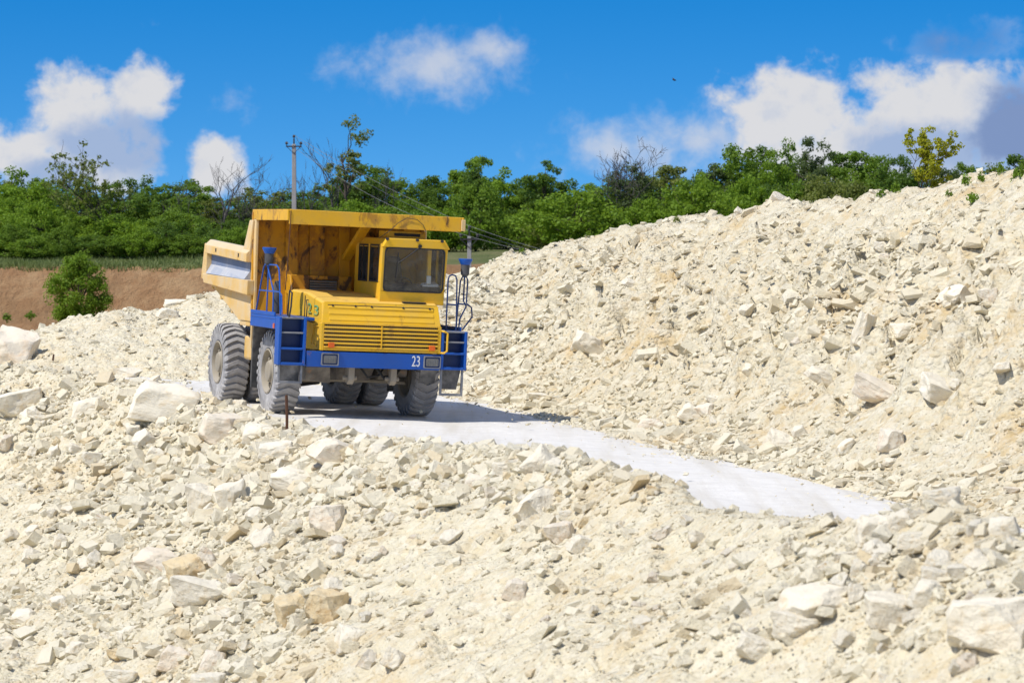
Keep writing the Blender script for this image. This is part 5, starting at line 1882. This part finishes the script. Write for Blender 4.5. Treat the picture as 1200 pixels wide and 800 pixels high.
tree_at(tallm, 'tall_tree', 412, 138, 66, 208, 9.0, 3.4, 0.7, 'tallest ragged olive tree above the dump truck canopy', 'leaf_olive')
tree_at(dead, 'bare_tree', 396, 158, 58, 209, 7.0, 5.6, 2.6, 'bare branches beside the tallest ragged tree', None, 'bark_dead')
clumpy = make_leafy(646, 8.0, 1.9, 0.2, 44, 110, 0.11, 0.12, 0.35, 0.55)
tree_at(clumpy, 'leafy_tree', 557, 186, 50, 207, 8.0, 3.8, 0.3, 'clumpy dark tree poking up left of the two mid treetops', 'leaf_dark')
tree_at(clumpy, 'leafy_tree', 640, 190, 60, 207, 8.0, 3.8, 2.3, 'clumpy broad treetop left of the twiggy dark tree', 'leaf_dark')
round_dark = make_leafy(650, 6.0, 2.2, 0.15, 70, 90, 0.09, 0.14, 0.14, 0.55, 0.8)
tree_at(round_dark, 'dark_tree', 738, 196, 92, 206, 6.0, 4.4, 0.0, 'dark grey-green round tree with a twiggy top', 'leaf_grey')
twigs = make_bare(655, 6.0, 0.66, 6, 0, trunk_r=0.10)
tree_at(twigs, 'bare_tree', 728, 160, 84, 205, 6.0, 4.8, 0.0, 'bare twiggy crown sticking out of the dark round tree', None, 'bark_dead')
tree_at(BUSH[1], 'bushy_tree', 676, 226, 130, 196, 3.2, UW['b'], 0.5, 'wide bright green bush behind the skyline of the heap', 'leaf_fresh')
tree_at(BUSH[3], 'bushy_tree', 822, 210, 110, 196, 3.2, UW['b'], 1.5, 'bright green rounded bush right of the twiggy dark tree', 'leaf_fresh')
yel = make_bare(662, 5.0, 0.55, 4, 85, 0.11, 0.07, 46, clump=0.32)


def heap_at(px, py):
    for dpy in range(0, 60):
        P = hit(px, py + dpy)
        if P is not None:
            return P
    return at(px, py, 70)


P = heap_at(1085, 205)
k = P[1] / F_PX
place_tree(yel, 'sapling', (P[0], P[1] + 1.0, P[2] - 0.35), (0.30, 0.30, 92 * k / 5.0), 0.4,
           'yellow-green sapling on the top of the white heap', 'leaf_yellow', 'bark', cat='tree')

# bush growing out of the brown bank
bb = make_leafy(670, 4.0, 2.0, 0.02, 150, 110, 0.075, 0.07, 0.10, 0.50)
P = np.array([*at(92, 366, 172)[:2], 0]); P[2] = float(far_z(np.array([P[0]]), np.array([P[1]]))[0])
Hb = at(92, 300, 172)[2] - P[2]
place_tree(bb, 'bank_bush', tuple(P), (66 * 172 / F_PX / 4.0,) * 2 + (Hb / 4.0,), 0.0, 'round green bush growing out of the brown earth bank', 'leaf_fresh', cat='bush')


def weed_mesh(seed, n=26, h=0.30):
    r = np.random.default_rng(seed)
    cs = r.normal(0, 1, (n, 3)) * np.array([0.10, 0.10, 0.06]) + np.array([0, 0, h * 0.5])
    cs[:, 2] = np.abs(cs[:, 2])
    v, f = leaf_cloud(r, cs, np.full(n, 0.07), 5, 0.05)
    mb = MB()
    for c in cs[::4]:
        mb.tube([(0, 0, -0.1), tuple(c)], [0.008, 0.004], 4)
    return mb.mesh('stem'), np_mesh('leaves', v, [f], True)


WEED = [weed_mesh(700 + i) for i in range(3)]
for i, (px, py, s, label) in enumerate([
        (1132, 218, 1.2, 'weed on the smooth hump of the heap near its top'), (1150, 214, 1.0, 'small weed right of the weed on the smooth hump'),
        (1140, 240, 1.3, 'wide weed below the smooth hump of the heap'), (1172, 203, 1.1, 'weed on the skyline at the right edge'),
        (1192, 212, 1.6, 'big weed at the right edge of the heap top'), (1050, 222, 1.2, 'thin upright weed left of the sapling'),
        (1033, 232, 1.1, 'thin weed farthest left on the heap top'), (1112, 232, 0.8, 'tiny weed in the fold below the sapling'),
        (690, 278, 1.1, 'green weed on the heap skyline right of the truck'), (793, 262, 1.0, 'yellow-green weed on the skyline by the bright bush'),
        (952, 238, 1.0, 'pale weed on the skyline right of the tan knob'), (612, 296, 0.8, 'tiny weed on the low skyline beside the truck')]):
    P = heap_at(px, py)
    place_tree(WEED[i % 3], 'weed', tuple(P), (s * 0.42, s * 0.42, s * 0.6), i * 1.3, label, 'leaf_olive' if i in (9, 10) else 'leaf_mid', 'leaf_mid', 'weeds on the white heap', 'weed', 'leaves', 'stem')
for i, (px, py, label) in enumerate([(8, 372, 'green weed low on the brown bank at the left edge'), (36, 370, 'green weed on the brown bank left of the round bush')]):
    P = np.array([*at(px, py, 165)[:2], 0]); P[2] = float(far_z(np.array([P[0]]), np.array([P[1]]))[0])
    place_tree(WEED[i], 'weed', (P[0], P[1], at(px, py + 4, 165)[2]), (1.5,) * 3, i, label, 'leaf_mid', 'leaf_mid', 'weeds on the brown bank', 'weed', 'leaves', 'stem')

# grass on the lip of the bank
r = np.random.default_rng(9)
n = 26000
gx, gy = r.uniform(-42, -10, n), 181 + 16 * r.random(n) ** 1.3
keep = np.array(gy > 178 + 3.0 * vnoise(gx * 0.06, gx * 0, 81) * 2 + 0.8 * vnoise(gx * 0.4, gx * 0, 82) + 3.6)
gx, gy = gx[keep], gy[keep]
n = len(gx)
gz = far_z(gx, gy)
hgt = r.uniform(0.12, 0.38, n) * (0.6 + 0.8 * np.clip(fbm(gx * 0.3, gy * 0.3, 95, 2) + 0.5, 0, 1))
a = r.uniform(0, 6.28, n)
w = 0.05
B = np.stack([gx, gy, gz - 0.05], 1)
D = np.stack([np.cos(a), np.sin(a), 0 * a], 1)
v = np.stack([B - D * w, B + D * w, B + np.stack([r.normal(0, .12, n), r.normal(0, .12, n), hgt], 1)], 1).reshape(-1, 3)
tag(link_mesh('grass', np_mesh('grass', v, [np.arange(3 * n).reshape(n, 3)], False), 'grass_blade'), 'rough grass along the top of the brown bank', kind='stuff')

# ------------------------------------------------------------------ power poles and lines
def pole(px, top_py, dist, ground_z, label, r_bot, r_top):
    tp = at(px, top_py, dist)
    e = empty('power_pole', (tp[0], tp[1], ground_z))
    tag(e, label, 'power pole', 'concrete power poles behind the quarry')
    h = tp[2] - ground_z
    m = MB()
    m.hexa([(-r_bot, -r_bot, 0), (r_bot, -r_bot, 0), (r_bot, r_bot, 0), (-r_bot, r_bot, 0), (-r_top, -r_top, h), (r_top, -r_top, h), (r_top, r_top, h), (-r_top, r_top, h)])
    m.build('post', 'concrete', e, bevel=0.02)
    m = MB()
    m.box(-0.42, 0.42, -0.14, -0.105, h - 0.16, h - 0.09)
    m.box(-0.035, 0.035, -0.06, 0.06, h, h + 0.28)
    m.tube([(-0.36, -0.12, h - 0.15), (0.0, -0.12, h - 0.5), (0.36, -0.12, h - 0.15)], 0.02, 4)
    m.build('crossarm', 'dark_metal', e)
    pts = []
    for (ix, iz) in ((-0.38, h - 0.08), (0.38, h - 0.08), (0.0, h + 0.28)):
        m = MB()
        m.lathe([(0, 0.02), (0.06, 0.02), (0.06, 0.075), (0.12, 0.06), (0.13, 0.085), (0.2, 0.05), (0.22, 0.0)], 10, (ix, -0.12 if ix else 0, iz), axis='z')
        m.build('insulator', 'dark_metal', e, smooth=True)
        pts.append(Vector((tp[0] + ix, tp[1] - (0.12 if ix else 0), ground_z + iz + 0.2)))
    return pts


pa = pole(344.5, 169, 150, -3.4, 'pale concrete power pole rising behind the dump body', 0.16, 0.10)
pb = pole(550, 277, 128, -3.4, 'short pale power pole top just right of the cab', 0.13, 0.085)
pc = [Vector(at(830, 322 + 4 * i, 118)) for i in range(3)]


def wire(a, b, sag, label):
    m = MB()
    pts = []
    for i in range(17):
        t = i / 16
        q = a.lerp(b, t)
        q.z -= sag * 4 * t * (1 - t)
        pts.append(q)
    m.tube(pts, 0.009, 4)
    tag(m.build('power_line', 'wire_metal'), label, 'cable', 'lines between the power poles')


names = ('lower', 'middle', 'topmost')
for i in range(3):
    wire(pa[i], pb[i], (0.45, 0.35, 0.2)[i], names[i] + ' sagging power line from the tall pole to the short pole')
    wire(pb[i], pc[i], 0.35, names[i] + ' power line running from the short pole behind the heap')

# ------------------------------------------------------------------ rods and a bird
P = hit(336, 508)
m = MB()
m.tube([(0, 0, -0.25), (0.005, 0, 0.3), (-0.004, 0, 0.66)], 0.026, 7)
o = m.build('steel_rod', 'rust_steel', smooth=True)
o.location = tuple(P)
tag(o, 'rusty steel rod standing upright at the road edge before the front wheel', 'rod')
P = hit(61, 424)
m = MB()
m.tube([(0, 0, -0.1), (0.04, 0, 0.18)], 0.025, 6)
o = m.build('wooden_stick', 'rust_steel', smooth=True)
o.location = tuple(P)
tag(o, 'short dark stick poking out of the rubble at far left', 'stick')
P = at(790, 94, 140)
m = MB()
m.lathe([(-0.11, 0.0), (-0.07, 0.025), (0.0, 0.036), (0.07, 0.026), (0.10, 0.022), (0.13, 0.0)], 10)
b_ = m.build('bird', 'feather', smooth=True)
b_.location = tuple(P)
b_.rotation_euler = (0.3, 0.15, 0.5)
tag(b_, 'tiny dark bird flying high in the blue sky', 'bird')
for s in (-1, 1):
    m = MB()
    m.add([(0.05, s * 0.02, 0.0), (-0.04, s * 0.02, 0.0), (-0.05, s * 0.12, 0.05), (-0.03, s * 0.2, 0.06), (0.03, s * 0.11, 0.055),
           (0.05, s * 0.02, 0.012), (-0.04, s * 0.02, 0.012), (-0.05, s * 0.12, 0.058), (-0.03, s * 0.2, 0.065), (0.03, s * 0.11, 0.063)],
          [(0, 1, 2, 3, 4), (9, 8, 7, 6, 5), (0, 5, 6, 1), (1, 6, 7, 2), (2, 7, 8, 3), (3, 8, 9, 4), (4, 9, 5, 0)])
    m.build('wing', 'feather', b_)
